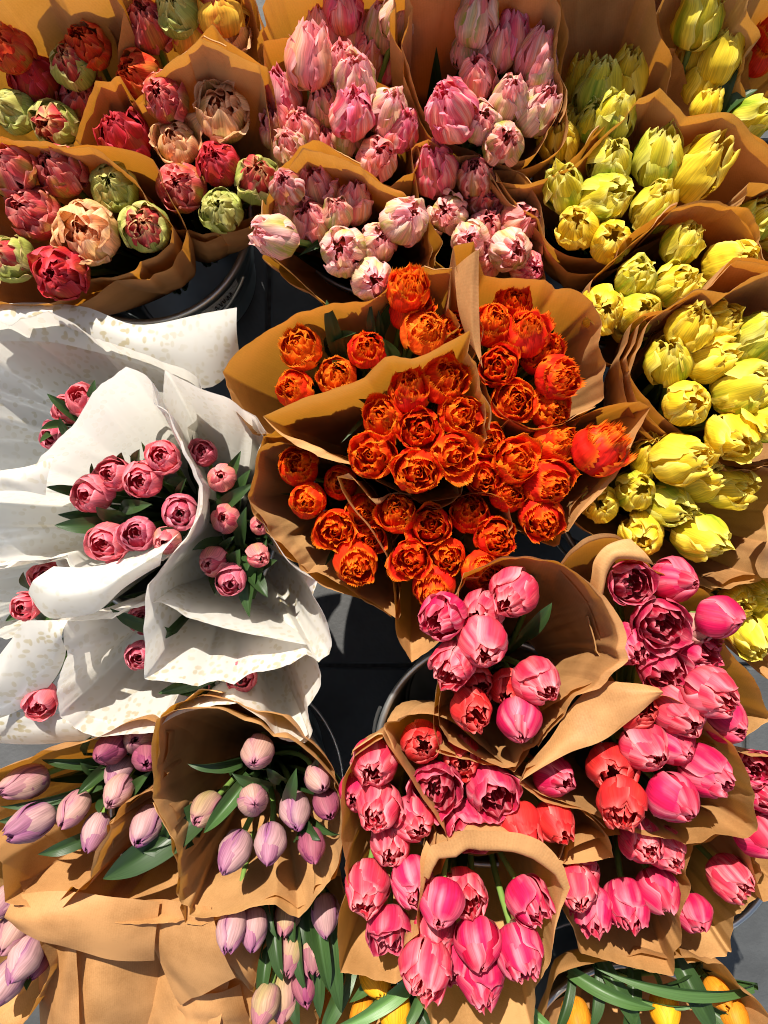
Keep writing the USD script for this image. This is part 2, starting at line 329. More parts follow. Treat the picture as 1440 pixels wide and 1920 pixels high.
def layers(family, var, rng):
    """(count, radius scale, height scale, base angle offset, tip, width, ruffle, point) from the outside in."""
    if family == 'peony':
        if var == 'o':
            return [(4, 1.10, 0.90, 0.84, 0.92, 0.18, 0.45), (5, 1.0, 1.0, 0.62, 0.86, 0.22, 0.5), (6, 0.76, 1.0, 0.46, 0.72, 0.24, 0.6), (6, 0.46, 0.98, 0.4, 0.62, 0.24, 0.6), (4, 0.22, 0.92, 0.5, 0.6, 0.2, 0.6)]
        q = rng.uniform(-0.08, 0.12)
        return [(3, 1.04, 0.78, 0.66 + q, 0.86, 0.13, 0.2), (4, 0.99, 0.93, 0.50 + q, 0.74, 0.17, 0.3), (6, 0.84, 1.04, 0.42 + q, 0.54, 0.24, 0.5), (7, 0.62, 1.06, 0.36 + q, 0.44, 0.26, 0.5), (6, 0.38, 1.02, 0.36, 0.4, 0.26, 0.6)]
    if family == 'parrot':
        return [(3, 1.05, 0.90, 0.50, 0.80, 0.20, 0.25), (4, 0.95, 1.02, 0.44, 0.70, 0.24, 0.3), (5, 0.74, 1.05, 0.38, 0.58, 0.26, 0.5), (4, 0.42, 0.98, 0.4, 0.5, 0.22, 0.5)]
    if family == 'yellow':
        return [(3, 1.08, 0.94, 0.50, 0.84, 0.18, 0.2), (4, 0.95, 1.02, 0.42, 0.70, 0.23, 0.2), (4, 0.66, 1.0, 0.34, 0.6, 0.18, 0.4)]
    if family == 'fringed':
        q = rng.uniform(-0.20, 0.16)
        return [(3, 1.05, 0.88, 0.70 + q, 0.92, 0.10, 0.62), (3, 0.98, 0.98, 0.58 + q, 0.86, 0.15, 0.7), (4, 0.80, 1.02, 0.52 + q, 0.60, 0.26, 0.8), (5, 0.56, 1.07, 0.52 + q, 0.5, 0.26, 0.8), (5, 0.36, 1.08, 0.42, 0.6, 0.22, 0.8), (3, 0.20, 1.06, 0.15, 0.7, 0.15, 0.7)]
    if family == 'rose':
        if var == 'b':
            return [(3, 1.0, 1.0, 0.38, 0.95, 0.06, 0.2), (3, 0.88, 1.02, 0.30, 0.85, 0.08, 0.3), (4, 0.6, 1.0, 0.3, 0.7, 0.1, 0.4)]
        return [(3, 1.05, 0.90, 0.80, 0.98, 0.05, 0.38), (3, 0.98, 1.0, 0.66, 0.92, 0.06, 0.38), (4, 0.78, 1.0, 0.58, 0.82, 0.07, 0.42), (4, 0.56, 0.95, 0.5, 0.72, 0.08, 0.5), (3, 0.32, 0.88, 0.45, 0.6, 0.08, 0.5)]
    if family == 'lilac':
        k = rng.uniform(0.04, 0.30)
        return [(3, 1.0, 1.0, k, 0.98, 0.04, 0.08), (3, 0.90, 1.03, k + 0.02, 0.9, 0.05, 0.08), (3, 0.6, 0.97, 0.16, 0.75, 0.08, 0.1)]
    if family == 'double':
        if var == 'd':
            return [(3, 1.08, 0.86, 0.98, 0.98, 0.06, 0.3), (4, 1.0, 0.96, 0.84, 0.88, 0.08, 0.35), (5, 0.78, 0.92, 0.70, 0.7, 0.12, 0.4), (5, 0.52, 0.82, 0.62, 0.55, 0.12, 0.4), (3, 0.24, 0.6, 0.6, 0.5, 0.1, 0.4)]
        k = rng.uniform(0.0, 0.30)
        if rng.random() < 0.4 and var == 'm':    # still shut
            return [(3, 1.03, 0.96, 0.20, 0.96, 0.04, 0.12), (3, 0.95, 1.0, 0.20, 0.9, 0.05, 0.15), (3, 0.7, 1.0, 0.22, 0.7, 0.10, 0.3)]
        return [(3, 1.05, 0.88, 0.42 + k, 0.90, 0.07, 0.2), (4, 0.97, 0.99, 0.38 + k, 0.78, 0.10, 0.25), (5, 0.76, 1.02, 0.34 + k, 0.62, 0.17, 0.35), (4, 0.48, 0.96, 0.38 + k, 0.55, 0.17, 0.4)]
    return [(3, 1.0, 1.0, 0.16, 0.98, 0.03, 0.08), (3, 0.92, 1.03, 0.18, 0.9, 0.03, 0.08)]


def petal(family, var, R, h, lay, lead, rng, nrng):
    """One petal as a grid around the +z axis, its colours and its texture coordinates. lead: 0 outermost layer .. 1 innermost."""
    n, rs_, hs, tip, width, ruf, blunt = lay
    fr = family == 'fringed'
    outer = lead < 0.3
    nu, nv = (29, 17) if fr and outer else (21, 12) if fr else (15, 14) if outer and family in ('parrot', 'yellow') else (11, 13) if outer else (11, 10)
    v = np.linspace(0, 1, nv); u = np.linspace(-1, 1, nu)
    tip = tip * rng.uniform(0.7, 1.35)
    jr = 0.06 if family in ('lilac', 'single') else 0.085
    rr = R * rs_ * rng.uniform(1 - jr, 1 + jr); hh = h * hs * rng.uniform(1 - jr * 1.2, 1 + jr)
    kn = [0, 0.12, 0.3, 0.55, 0.8, 1]
    rv = PchipInterpolator(kn, [0.12, 0.50, 0.86, 1.0, 0.30 + 0.36 * tip + 0.36, tip])(v) * rr
    if tip < 0.6:
        rv = PchipInterpolator(kn, [0.12, 0.50, 0.86, 1.0, 0.56 + 0.42 * tip, tip])(v) * rr
    zv = PchipInterpolator(kn, [0, 0.03, 0.18, 0.50, 0.84, 1.0])(v) * hh
    wv = PchipInterpolator([0, 0.15, 0.4, 0.68, 0.88, 1], [0.26, 0.62, 0.95, 1.0, 0.66 + 0.25 * blunt, blunt])(v) * width * rr * 1.02
    V, U = np.meshgrid(v, u, indexing='ij')
    S = U * wv[:, None]
    jag = np.zeros_like(U)
    if fr:
        j = nrng.uniform(0.2, 1.0, (nv, nu))
        jag[-1] = j[-1] * (np.arange(nu) % 2) * (0.42 if outer else 0.36) * rr
        jag[-2] = (j[-2] - 0.5) * 0.10 * rr
        side = (np.arange(nv) % 2) * (v > 0.4) * 0.24 * rr
        S[:, 0] -= j[:, 0] * side; S[:, -1] += j[:, -1] * side
    elif family in ('parrot', 'yellow'):
        j = nrng.uniform(-1, 1, (nv, nu))
        kj = 0.05 if family == 'yellow' else 0.08
        jag[-1] = j[-1] * kj * rr
        S[:, 0] += j[:, 0] * kj * rr * (v > 0.25); S[:, -1] += j[:, -1] * kj * rr * (v > 0.25)
    rc = np.maximum(rv, 0.42 * rr)[:, None] * rng.uniform(0.86, 1.02)
    ang = np.clip(S / rc, -2.0, 2.0)
    rad = rv[:, None] - rc * (1 - np.cos(ang))
    tan = rc * np.sin(ang)
    zz = zv[:, None] + jag - 0.10 * hh * U ** 2 * V ** 2
    k1, p1, p2 = rng.uniform(1.2, 2.6), rng.uniform(0, 6.3), rng.uniform(0, 6.3)
    edge = U ** 2
    rad = rad + ruf * rr * (0.9 * edge * V * np.sin(2 * PI * k1 * V + p1 + np.sign(U) * 1.3) + 0.55 * V ** 3 * np.sin(3.2 * U + p2))
    zz = zz + ruf * rr * 0.7 * V ** 3 * np.sin(4.5 * U + p1)
    rad = rad - 0.035 * rr * np.exp(-(U / 0.13) ** 2) * np.sin(PI * V)
    rad = rad + rng.uniform(-0.02, 0.10) * rr * np.clip(V - 0.7, 0, 1) ** 2 * 10 * (1 if outer else 0.3)
    if outer and rng.random() < 0.18 and family in ('peony', 'parrot', 'yellow', 'double', 'fringed'):
        rad = rad + 0.5 * rr * np.clip(V - 0.35, 0, 1) ** 1.6    # a petal that falls open
        zz = zz - 0.16 * hh * np.clip(V - 0.4, 0, 1)
    P = np.stack([rad, tan, zz], -1)
    if fr: P[..., 0] += (0.17 if outer else 0.12) * rr * np.clip((V - 0.72) / 0.28, 0, 1) ** 2    # the fringed tips turn outwards
    nz = fbm(P / (0.35 * R) + rng.uniform(0, 50), 2, 3) - 0.5
    P[..., 0] += nz * (0.06 + ruf * 0.75) * rr
    nz2 = fbm(P / (0.16 * R) + rng.uniform(0, 50), 2, 5) - 0.5
    P[..., 0] += nz2 * (0.010 + ruf * (0.14 if family in ('yellow', 'double') else 0.28)) * rr * (V > 0.1)
    if fr: P[..., 2] += nz2 * ruf * 1.2 * rr * V
    # colours
    body, flame, inner, edgec = TYPES[family]['cols'][var]
    base = body if lead < 0.4 else inner
    sh = rng.uniform(0.86, 1.1)
    col = np.broadcast_to(base * sh, P.shape).copy()
    st = fbm(np.stack([U * 7 + rng.uniform(0, 90), V * 1.4, V * 0], -1), 3, 7)
    fl = np.exp(-(U / {'lilac': 0.5, 'parrot': 0.48, 'peony': 0.42}.get(family, 0.34)) ** 2) * np.clip(1.12 - V, 0, 1) ** 0.7 * np.clip(0.25 + 1.5 * st, 0, 1.2)
    strength = {'peony': 0.95, 'parrot': 1.25, 'yellow': 0.95, 'fringed': 0.6, 'rose': 0.6, 'lilac': 0.8, 'double': 0.55, 'single': 0.5}[family]
    fl = np.clip(fl * strength * (1.0 if lead < 0.4 else 0.35), 0, 1)[..., None]
    if family in ('parrot', 'yellow') and var in 'gvw':
        fl = np.clip(fl * 1.25 * (st[..., None] > 0.38) + 0.3 * fl, 0, 1)
    col = col * (1 - fl) + flame * fl
    ed = np.clip(np.maximum(np.abs(U) ** 5, np.clip((V - 0.84) / 0.16, 0, 1) ** 1.5), 0, 1)[..., None] * rng.uniform(0.5, 1.0)
    if fr:
        ed = np.clip(np.maximum(np.abs(U) ** 7, np.clip((V - 0.86) / 0.14, 0, 1) ** 1.3), 0, 1)[..., None]
    col = col * (1 - ed) + edgec * ed
    if family == 'double' and var in 'mpd':
        ws = (np.clip(st - 0.52, 0, 1) * 1.9 * np.clip(V * 1.3, 0, 1))[..., None]
        col = col * (1 - ws) + C(0.86, 0.42, 0.46) * ws
    if family == 'parrot':
        ws = (np.clip(st - 0.46, 0, 1) * 2.4 * np.clip(V * 1.4, 0, 1))[..., None]
        col = col * (1 - ws) + C(0.93, 0.62, 0.56) * ws
    bs = np.clip(1 - V / 0.22, 0, 1)[..., None]
    basec = {'peony': C(0.40, 0.42, 0.14), 'parrot': C(0.62, 0.58, 0.28), 'yellow': C(0.55, 0.55, 0.12), 'fringed': C(0.75, 0.40, 0.08), 'rose': C(0.45, 0.42, 0.16), 'lilac': C(0.60, 0.56, 0.40), 'double': C(0.80, 0.66, 0.44), 'single': C(0.6, 0.5, 0.06)}[family]
    col = col * (1 - bs) + basec * bs
    uv = np.stack([U * 0.5 + rng.uniform(0, 40), V + rng.uniform(0, 40)], -1)
    return P, np.clip(col, 0, 0.95), uv


def rot(az):
    c, s = math.cos(az), math.sin(az)
    return np.array([[c, -s, 0], [s, c, 0], [0, 0, 1.0]])


def frame(axis):
    z = axis / np.linalg.norm(axis)
    x = np.cross([0.0, 1.0, 0.0], z); x /= np.linalg.norm(x)
    return np.stack([x, np.cross(z, x), z], 1)


def leaf_grid(p, width, fold, rng, twist=0.0, up=(0, 0, 1)):
    """A tulip leaf along the polyline p."""
    n = len(p); t = np.linspace(0, 1, n)
    tg = np.gradient(p, axis=0); tg /= np.linalg.norm(tg, axis=1, keepdims=True) + 1e-9
    side = np.cross(tg, np.asarray(up, float)); side /= np.linalg.norm(side, axis=1, keepdims=True) + 1e-9
    nrm = np.cross(side, tg)
    a = twist * t + rng.uniform(-0.2, 0.2)
    s2 = side * np.cos(a)[:, None] + nrm * np.sin(a)[:, None]
    n2 = np.cross(s2, tg)
    w = width * PchipInterpolator([0, 0.2, 0.48, 0.72, 0.9, 1], [0.4, 0.75, 1.0, 0.80, 0.34, 0.01])(t)
    u = np.linspace(-1, 1, 9)
    ph = rng.uniform(0, 6)
    wav = 0.14 * np.sin(9 * t + ph)[:, None] * (u ** 2)[None] * np.sign(u)[None]
    g = p[:, None] + s2[:, None] * (w[:, None] * u[None] * math.cos(fold))[..., None] + n2[:, None] * (w[:, None] * (np.abs(u) ** 1.15 * math.sin(fold) + wav))[..., None]
    uv = np.stack(np.broadcast_arrays(u[None] * 0.5 + ph, t[:, None] * 3 + ph), -1)
    return g, uv


counter = [0]


def tulip(base_name, family, var, centre, axis, scale, root, label, group, seed):
    """A cut tulip: petals around its axis, a stem down to the neck of its wrap."""
    rng, nrng = random.Random(seed), np.random.default_rng(seed)
    T = TYPES[family]
    R, h = T['R'] * scale, T['h'] * scale
    axis = axis / np.linalg.norm(axis)
    base = centre - axis * h * 0.5
    t = thing(base_name, root, label=label, category='tulip', group=group)
    M = frame(axis)
    L = layers(family, var, rng)
    off = rng.uniform(0, 6.28)
    mat = PETAL_FRINGED if family == 'fringed' else PETAL
    for li, lay in enumerate(L):
        for k in range(lay[0]):
            P, col, uv = petal(family, var, R, h, (lay[0],) + lay[1:], li / max(1, len(L) - 1), rng, nrng)
            az = off + li * 0.8 + 2 * PI * k / lay[0] + rng.uniform(-0.24, 0.24)
            tl = rng.uniform(-0.06, 0.06)
            P = P + np.array([0, 0, tl * 0.5 * h])
            W = (P.reshape(-1, 3) @ rot(az).T) @ M.T + base
            put_grid('petal', W.reshape(P.shape), mat, t, col=col.reshape(-1, 3), uv=uv.reshape(-1, 2), local=root)
    d = np.linalg.norm(base - root)
    p = bezier([root, root + np.array([0, 0, 1.0]) * d * 0.45, base - axis * d * 0.30, base + axis * 0.003], 12)
    g = tube_grid(p, np.linspace(0.0045, 0.0036, 12) * scale, 7)
    stc = np.broadcast_to(C(0.16, 0.26, 0.055), (g.shape[0] * g.shape[1], 3))
    put_grid('stem', g, GREEN, t, True, col=stc, local=root, uv=np.zeros((len(stc), 2)))
    return t, base


# ------------------------------------------------------------------ paper
def dense(pts, n):
    """Rim pixels (x, y, dz, lip) as a closed loop of n points; entries with a fifth value 1 are sharp corners."""
    P = np.array([list(p) + [0] * (5 - len(p)) for p in pts], float)
    m = len(P)
    out = []
    for i in range(m):      # where the paper's edge turns sharply it keeps a corner
        a_, b_ = P[i, :2] - P[i - 1, :2], P[(i + 1) % m, :2] - P[i, :2]
        if (a_ @ b_) / (np.linalg.norm(a_) * np.linalg.norm(b_) + 1e-9) < 0.80: P[i, 4] = 1
    per = np.linalg.norm(np.roll(P, -1, 0)[:, :2] - P[:, :2], axis=1)
    cnt = np.maximum(2, np.round(per / per.sum() * n).astype(int))
    for i in range(m):
        p0, p1, p2, p3 = P[i - 1], P[i], P[(i + 1) % m], P[(i + 2) % m]
        m1, m2 = (p2 - p0) * 0.5, (p3 - p1) * 0.5
        k1 = np.linalg.norm(m1[:2]); k2 = np.linalg.norm(m2[:2]); dd = per[i]
        m1 = m1 * min(1, 1.2 * dd / (k1 + 1e-9)); m2 = m2 * min(1, 1.2 * dd / (k2 + 1e-9))
        if p1[4]: m1 = (p2 - p1)
        if p2[4]: m2 = (p2 - p1)
        t = (np.arange(cnt[i]) / cnt[i])[:, None]
        out.append((2 * t ** 3 - 3 * t ** 2 + 1) * p1 + (t ** 3 - 2 * t ** 2 + t) * m1 + (-2 * t ** 3 + 3 * t ** 2) * p2 + (t ** 3 - t ** 2) * m2)
    return np.concatenate(out)


def funnel(rim, neck, neck_r, bell, seed, grow=0.0, low=0.0, creases=9, cr=1.0):
    """Paper rolled into a cone from the neck to the rim; the lip entry turns the edge outwards."""
    n = len(rim)
    Rm = np.array([at(p[0], p[1], p[2]) for p in rim])
    c = Rm.mean(0)
    d = Rm - c; rad = np.linalg.norm(d[:, :2], axis=1, keepdims=True)
    outw = np.concatenate([d[:, :2] / np.maximum(rad, 1e-6), np.zeros((n, 1))], 1)
    a_ = np.linspace(0, 2 * PI, n, endpoint=False)
    vary = (0.9 + 0.6 * np.sin(a_ * 2 + seed) + 0.35 * np.sin(a_ * 5 + seed * 2.1))[:, None] if grow else 0
    Rm = Rm + outw * grow * vary - np.array([0, 0, low])
    ang = np.arctan2(d[:, 1], d[:, 0])
    N = neck + neck_r * np.stack([np.cos(ang), np.sin(ang), np.zeros(n)], -1)
    rows = []
    ts = np.concatenate([np.linspace(0, 0.55, 7), np.linspace(0.63, 1, 13)])
    for t in ts:
        q = 1 - (1 - t) ** bell
        P = N + (Rm - N) * np.array([q, q, 0]) + np.array([0, 0, 1.0]) * ((Rm - N)[:, 2:] * t)
        rows.append(P)
    g = np.array(rows)
    tg = g[-1] - g[-3]; tg /= np.linalg.norm(tg, axis=1, keepdims=True)
    lip = np.maximum(rim[:, 3], 0.05)[:, None] / 100.0
    prev, a = g[-1], 0.0
    axis_ = np.cross(np.array([0, 0, 1.0]), outw)
    extra = []
    steps = 7
    for k in range(1, steps + 1):
        a = min(1.0, k / 3.0) * np.minimum(1.4, 0.5 + 38 * lip)
        dirn = tg * np.cos(a) + np.cross(axis_, tg) * np.sin(a) + axis_ * (axis_ * tg).sum(1, keepdims=True) * (1 - np.cos(a))
        prev = prev + dirn * lip / steps
        extra.append(prev)
    g = np.concatenate([g, np.array(extra)])
    # creases and gentle crumple along the outward direction
    t = np.concatenate([ts, np.ones(steps)])[:, None]
    s = np.cumsum(np.linalg.norm(np.roll(Rm, -1, 0) - Rm, axis=1))[None]
    th = (s / s.max()) * 2 * PI
    w1 = noise(np.stack(np.broadcast_arrays(np.cos(th) * 2.4, np.sin(th) * 2.4, t * 0.4 + seed * 3.7), -1), seed) - 0.5
    w2 = fbm(np.stack(np.broadcast_arrays(np.cos(th) * 9, np.sin(th) * 9, t * 3.2 + seed), -1), 3, seed + 9) - 0.5
    rg = random.Random(seed * 13 + 5)
    fold = np.zeros_like(w1)
    for _ in range(creases):      # sharp straight folds that run down the cone
        a0, w_, amp, skew = rg.uniform(0, 2 * PI), rg.uniform(0.10, 0.42), rg.choice((-1, 1)) * rg.uniform(0.004, 0.011) * cr, rg.uniform(-0.5, 0.5)
        dth = np.abs((th + skew * (1 - t) - a0 + PI) % (2 * PI) - PI)
        fold = fold + amp * np.clip(1 - dth / w_, 0, 1) * np.clip((t - rg.uniform(0, 0.5)) * 2.5, 0, 1)
    g = g + outw[None] * ((0.007 * w1 + 0.0035 * w2 * cr) * np.minimum(1, t * 1.6) + fold)[..., None] + np.array([0, 0, 1.0]) * (0.004 * w2 * t ** 3)[..., None]
    L = np.linalg.norm(Rm - N, axis=1)[None]
    uv = np.stack(np.broadcast_arrays(s * (0.35 + 0.65 * t), t * L + np.concatenate([np.zeros(len(ts)), np.linspace(0, 1, steps)])[:, None] * lip.T), -1)
    return g, uv


def seam(g, uv, k, lap, seed):
    """Opens the loop at column k and lets the sheet's ends overlap by lap columns, the outer one set off."""
    n = g.shape[1]
    idx = (k + np.arange(n + lap + 1)) % n
    c = g.mean(1, keepdims=True)
    q = g[:, idx].copy(); q_uv = uv[:, idx]
    f = np.clip((np.arange(len(idx)) - (n - 4)) / 6.0, 0, 1)
    d = q - c; d[..., 2] = 0
    d /= np.linalg.norm(d, axis=-1, keepdims=True) + 1e-9
    hgt = np.linspace(0.3, 1, len(q))[:, None, None]
    q = q + d * (f[None, :, None] * 0.007 * hgt) - np.array([0, 0, 1.0]) * (f[None, :, None] * 0.006 * hgt)
    return q, q_uv


def flap(A, B, n=28, m=12, bulge=0.0, seed=0, rough=0.006):
    """A sheet of paper between two edges given as pixels with heights; bulge lifts its middle."""
    def line(E):
        Q = np.array([at(*p[:3]) for p in E])
        s = np.concatenate([[0], np.cumsum(np.linalg.norm(np.diff(Q, axis=0), axis=1))]); s /= s[-1]
        f = PchipInterpolator(s, Q)
        return f(np.linspace(0, 1, n))
    a, b = line(A), line(B)
    t = np.linspace(0, 1, m)[:, None, None]
    g = a[None] * (1 - t) + b[None] * t
    g[..., 2] += bulge * np.sin(PI * t[..., 0])
    w = fbm(g * 11 + seed * 5.3, 2, seed) - 0.5
    g[..., 2] += rough * 2 * w
    rg = random.Random(seed + 77); uu, vv = np.meshgrid(np.linspace(0, 1, n), np.linspace(0, 1, m))
    for _ in range(5):      # sharp folds
        q = rg.uniform(0, PI); d_ = np.abs(uu * math.cos(q) + vv * math.sin(q) - rg.uniform(0, 1.1))
        g[..., 2] += rg.uniform(-1, 1) * rough * 1.1 * np.clip(1 - d_ / rg.uniform(0.1, 0.3), 0, 1)
    L = np.linalg.norm(a - b, axis=1).mean(); W = np.linalg.norm(np.diff(a, axis=0), axis=1).sum()
    uv = np.stack(np.broadcast_arrays(np.linspace(0, W, n)[None], np.linspace(0, L, m)[:, None]), -1) + seed
    return g, uv


# ------------------------------------------------------------------ the bunches
BK = {}
BUNCHES = []


def bunch(**k):
    BUNCHES.append(k)


BUCKETS = {
    'A': (265, 400, 0.168, 'dark zinc bucket with a scribbled paper label, under the crimson and green tulips', 150, (-60, -32)),
    'B': (722, 353, 0.165, 'zinc bucket under the pink parrot tulips at top centre', 20, None),
    'C': (1173, 455, 0.165, 'zinc bucket under the yellow parrot tulips at top right', 60, None),
    'E': (335, 985, 0.150, 'zinc bucket under the rose pink tulips in white paper', 100, None),
    'D': (788, 866, 0.165, 'zinc bucket under the orange fringed tulips in the centre', 70, None),
    'K': (1241, 909, 0.165, 'zinc bucket under the lower yellow tulips at the right edge', 60, None),
    'F': (420, 1520, 0.172, 'zinc bucket with wire handle beside the lilac tulips', -25, None),
    'G': (918, 1410, 0.172, 'zinc bucket under the pink and magenta tulips left of the grey slabs', 160, None),
    'M': (1275, 1580, 0.150, 'zinc bucket under the magenta tulips at lower right', 100, None),
    'H': (1180, 2010, 0.165, 'zinc bucket of golden tulips at the bottom right edge', 40, None),
    'L': (640, 1990, 0.150, 'zinc bucket of golden tulips at the bottom centre edge', 40, None),
}
# ---- crimson and green, top left
bunch(bucket='A', family='peony', z=0.50, where='the top left corner bunch', paper='brown paper wrap in the top left corner with creased tall back',
      rim=[(-60, 60, 4), (0, -30, 8), (90, -60, 9), (180, -50, 8), (228, 20, 5), (222, 90, 2), (216, 140), (200, 190), (172, 232, -1), (140, 268, -2), (90, 287, -2), (40, 272, -2), (-10, 262, -2), (-70, 220)], tilt=0.02,
      fl='18 90 r; 64 140 c -.1 -.35 1.15; 165 88 r; 137 123 q 0 -.05 1 1.5; 24 205 g; 104 235 q; 154 186 p', lean=(0, 0))
bunch(bucket='A', family='peony', z=0.48, where='the bunch behind the glowing paper corner', paper='brown paper wrap behind the glowing corner at top left',
      rim=[(218, 60, 3), (225, -20, 6), (300, -70, 8), (400, -70, 7), (460, -10, 5), (488, 60, 3), (494, 115), (440, 160, -4), (350, 190, -4), (270, 200, -3), (236, 190, -1), (224, 140)],
      fz=0.495, fl='278 45 p 0 -.05 1.08; 334 22 g; 415 18 y 0 -.5 1.05; 356 58 y 0 -.2; 431 70 o 0 -.1 .85; 262 140 r')
bunch(bucket='A', family='peony', z=0.535, where='the wrap with the glowing corner', paper='brown paper wrap with a sunlit glowing back corner, left of the pink parrots',
      rim=[(140, 262, -2), (155, 215, -1), (180, 152, 0, 0, 1), (222, 140), (245, 188), (290, 142, 1), (335, 105, 3), (380, 64, 4.5, 0, 1), (440, 95, 4), (488, 122, 3, 0, 1), (498, 190, 1), (510, 280), (516, 330), (492, 388, -1), (442, 428, -2), (380, 442, -2), (330, 418, -2), (268, 362, -2), (205, 312, -2)], tilt=0.03, layers=[(0.008, 0.012)],
      fl='308 184 p 0 .15; 416 214 o .1 0 1.15; 234 260 c -.2 -.35 1.15; 330 268 o 0 0 .86; 411 308 c 0 0 1; 338 352 p 0 .2 1.02; 482 334 q .2 .05; 414 394 g .05 .2 .9', lean=(0, 0))
bunch(bucket='A', family='peony', z=0.56, where='the front left crimson bunch', paper='double layered brown paper wrap round the front left crimson and green bunch',
      rim=[(-70, 300), (0, 258, 2), (80, 272, 1), (150, 282, 1), (200, 298, 1), (250, 335), (298, 385), (325, 425, -0.5), (318, 458, -1), (278, 492, -1.5), (205, 530, -2), (120, 560, -2), (40, 572, -2), (-50, 560, -2), (-110, 420)], layers=[(0.014, 0.012)], tilt=0.02,
      fl='19 315 p; 112 322 p -.1 -.15 1.08; 214 352 g .1 0 1.08; 62 398 p -.15 .1 1.1; 165 439 o 0 .1 1.22; 274 427 q .1 .1 1.08; 19 484 q; 116 514 c -.05 .25 1.1', lean=(0, 0.05))
# ---- pink parrots, top centre
bunch(bucket='B', family='parrot', z=0.485, where='the rear pink bunch at the top edge', paper='brown paper wrap behind the pink parrots at the top edge',
      rim=[(486, 95, 2), (494, 20, 6), (520, -50, 8), (640, -80, 8), (750, -50, 7), (768, 20, 4), (758, 110), (740, 180, -3), (660, 190, -4), (560, 160, -3), (505, 130)],
      fl='643 15 m; 606 56 p 0 -.4; 662 64 p 0 -.5 1.1; 718 50 g 0 -.4; 749 28 w; 732 116 m .1 -.2; 687 100 p', lean=(0, -0.3))
bunch(bucket='B', family='parrot', z=0.525, where='the sunlit pink bunch', paper='brown paper wrap round the sunlit pink parrot tulips',
      rim=[(493, 78, 3, 0, 1), (545, 72, 3), (620, 88, 2), (700, 150, 0), (760, 205), (780, 255), (776, 325, -1), (735, 352, -2), (650, 320, -2), (580, 310, -2), (530, 302, -1), (508, 255), (498, 160, 1)], tilt=0.0,
      fl='581 108 p 0 -.75 1.2 3; 528 178 m -.1 -.4 1.05; 520 238 p -.1 -.3; 668 152 w 0 -.2 1.12 1; 610 200 g 0 -.5 .95; 640 118 p 0 -.3 .8; 660 214 m 0 -.35 1 3; 727 212 w .15 -.3 1.08; 752 244 m .2 -.15 .9; 652 252 g .1 -.4 .92; 562 242 p 0 -.2 .9; 610 276 p 0 -.2 .9; 546 276 g -.1 0 .85 3; 706 298 p .1 0 1.02', lean=(0, -0.3))
bunch(bucket='B', family='parrot', z=0.56, where='the front pink bunch', paper='brown paper wrap with translucent back edge round the front pink bunch',
      rim=[(516, 352, 1), (530, 318, 2), (570, 281, 3, 0.3, 1), (622, 292, 3), (680, 316, 2), (722, 344, 1), (762, 362, 1), (797, 386, 0), (810, 425), (807, 470), (797, 515, -1), (755, 552, -2), (700, 570, -2), (628, 570, -2.5), (588, 548, -2.5), (540, 505, -2), (498, 474, -1), (502, 415)], tilt=0.015, layers=[(0.006, 0.016)],
      fl='514 442 w -.7 .15 1.02 1.5; 537 348 d 0 0 .8; 538 388 g -.3 -.2 .85; 593 352 p -.2 -.3 1.05; 664 380 p .1 -.5 1; 588 418 p -.1 -.1 1.05; 633 400 g 0 -.2 .8; 643 470 w 0 .3 1.12 1; 710 456 w .1 .1 .95; 758 412 w .25 .1 1.18 2; 695 524 w .1 .35 1.08', lean=(0, 0), leaves=[(600, 470, 555, 460, 14), (640, 450, 560, 480, 14)])
bunch(bucket='B', family='parrot', z=0.545, where='the tall pink bunch', paper='tall brown paper wrap with white sunlit right rim, top centre',
      rim=[(764, 40, 4), (762, -30, 7), (850, -90, 9), (960, -70, 8), (1032, -10, 5), (1045, 60, 3), (1046, 120, 1), (1058, 180, 0), (1050, 220), (1030, 262, -1), (985, 300, -2), (930, 308, -2), (880, 292, -3), (830, 255, -3), (790, 200, -2), (768, 120, 1)], tilt=0.01, layers=[(0.01, 0.01)],
      fl='893 35 g 0 -.7 1.05 -1; 877 94 g -.1 -.6 .85; 935 92 p 0 -.4 1; 958 66 m .1 -.7 .95; 1002 104 p .15 -.5 1; 1012 132 w .2 -.3 .9; 895 146 p -.1 -.2 1; 956 184 w 0 -.1 1.08; 846 206 m -.45 -.15 1.32 3; 1006 208 w .25 -.15 1.08; 943 268 g 0 .15 1.02; 903 232 w -.1 .1 .95', lean=(0, -0.3))
bunch(bucket='B', family='parrot', z=0.495, where='the pink bunch above the orange', paper='brown paper wrap mostly hidden, round the shaded pink bunch above the orange tulips',
      rim=[(772, 280, 1), (800, 258, 1), (880, 285), (960, 310), (1002, 358), (1018, 430), (1016, 520, -2), (930, 545, -3), (860, 525, -3), (812, 470, -2), (786, 375)],
      fl='816 316 m -.2 -.3 1.15; 893 332 d; 839 402 w -.15 .15 1.08; 902 372 d; 924 382 d; 908 432 p 0 0 1.0; 972 416 p .2 0 1; 880 448 w -.1 .2 .95; 958 468 w .05 .3 1.15 1; 915 482 p 0 .3; 990 502 m .2 .3 .9', lean=(0, 0))
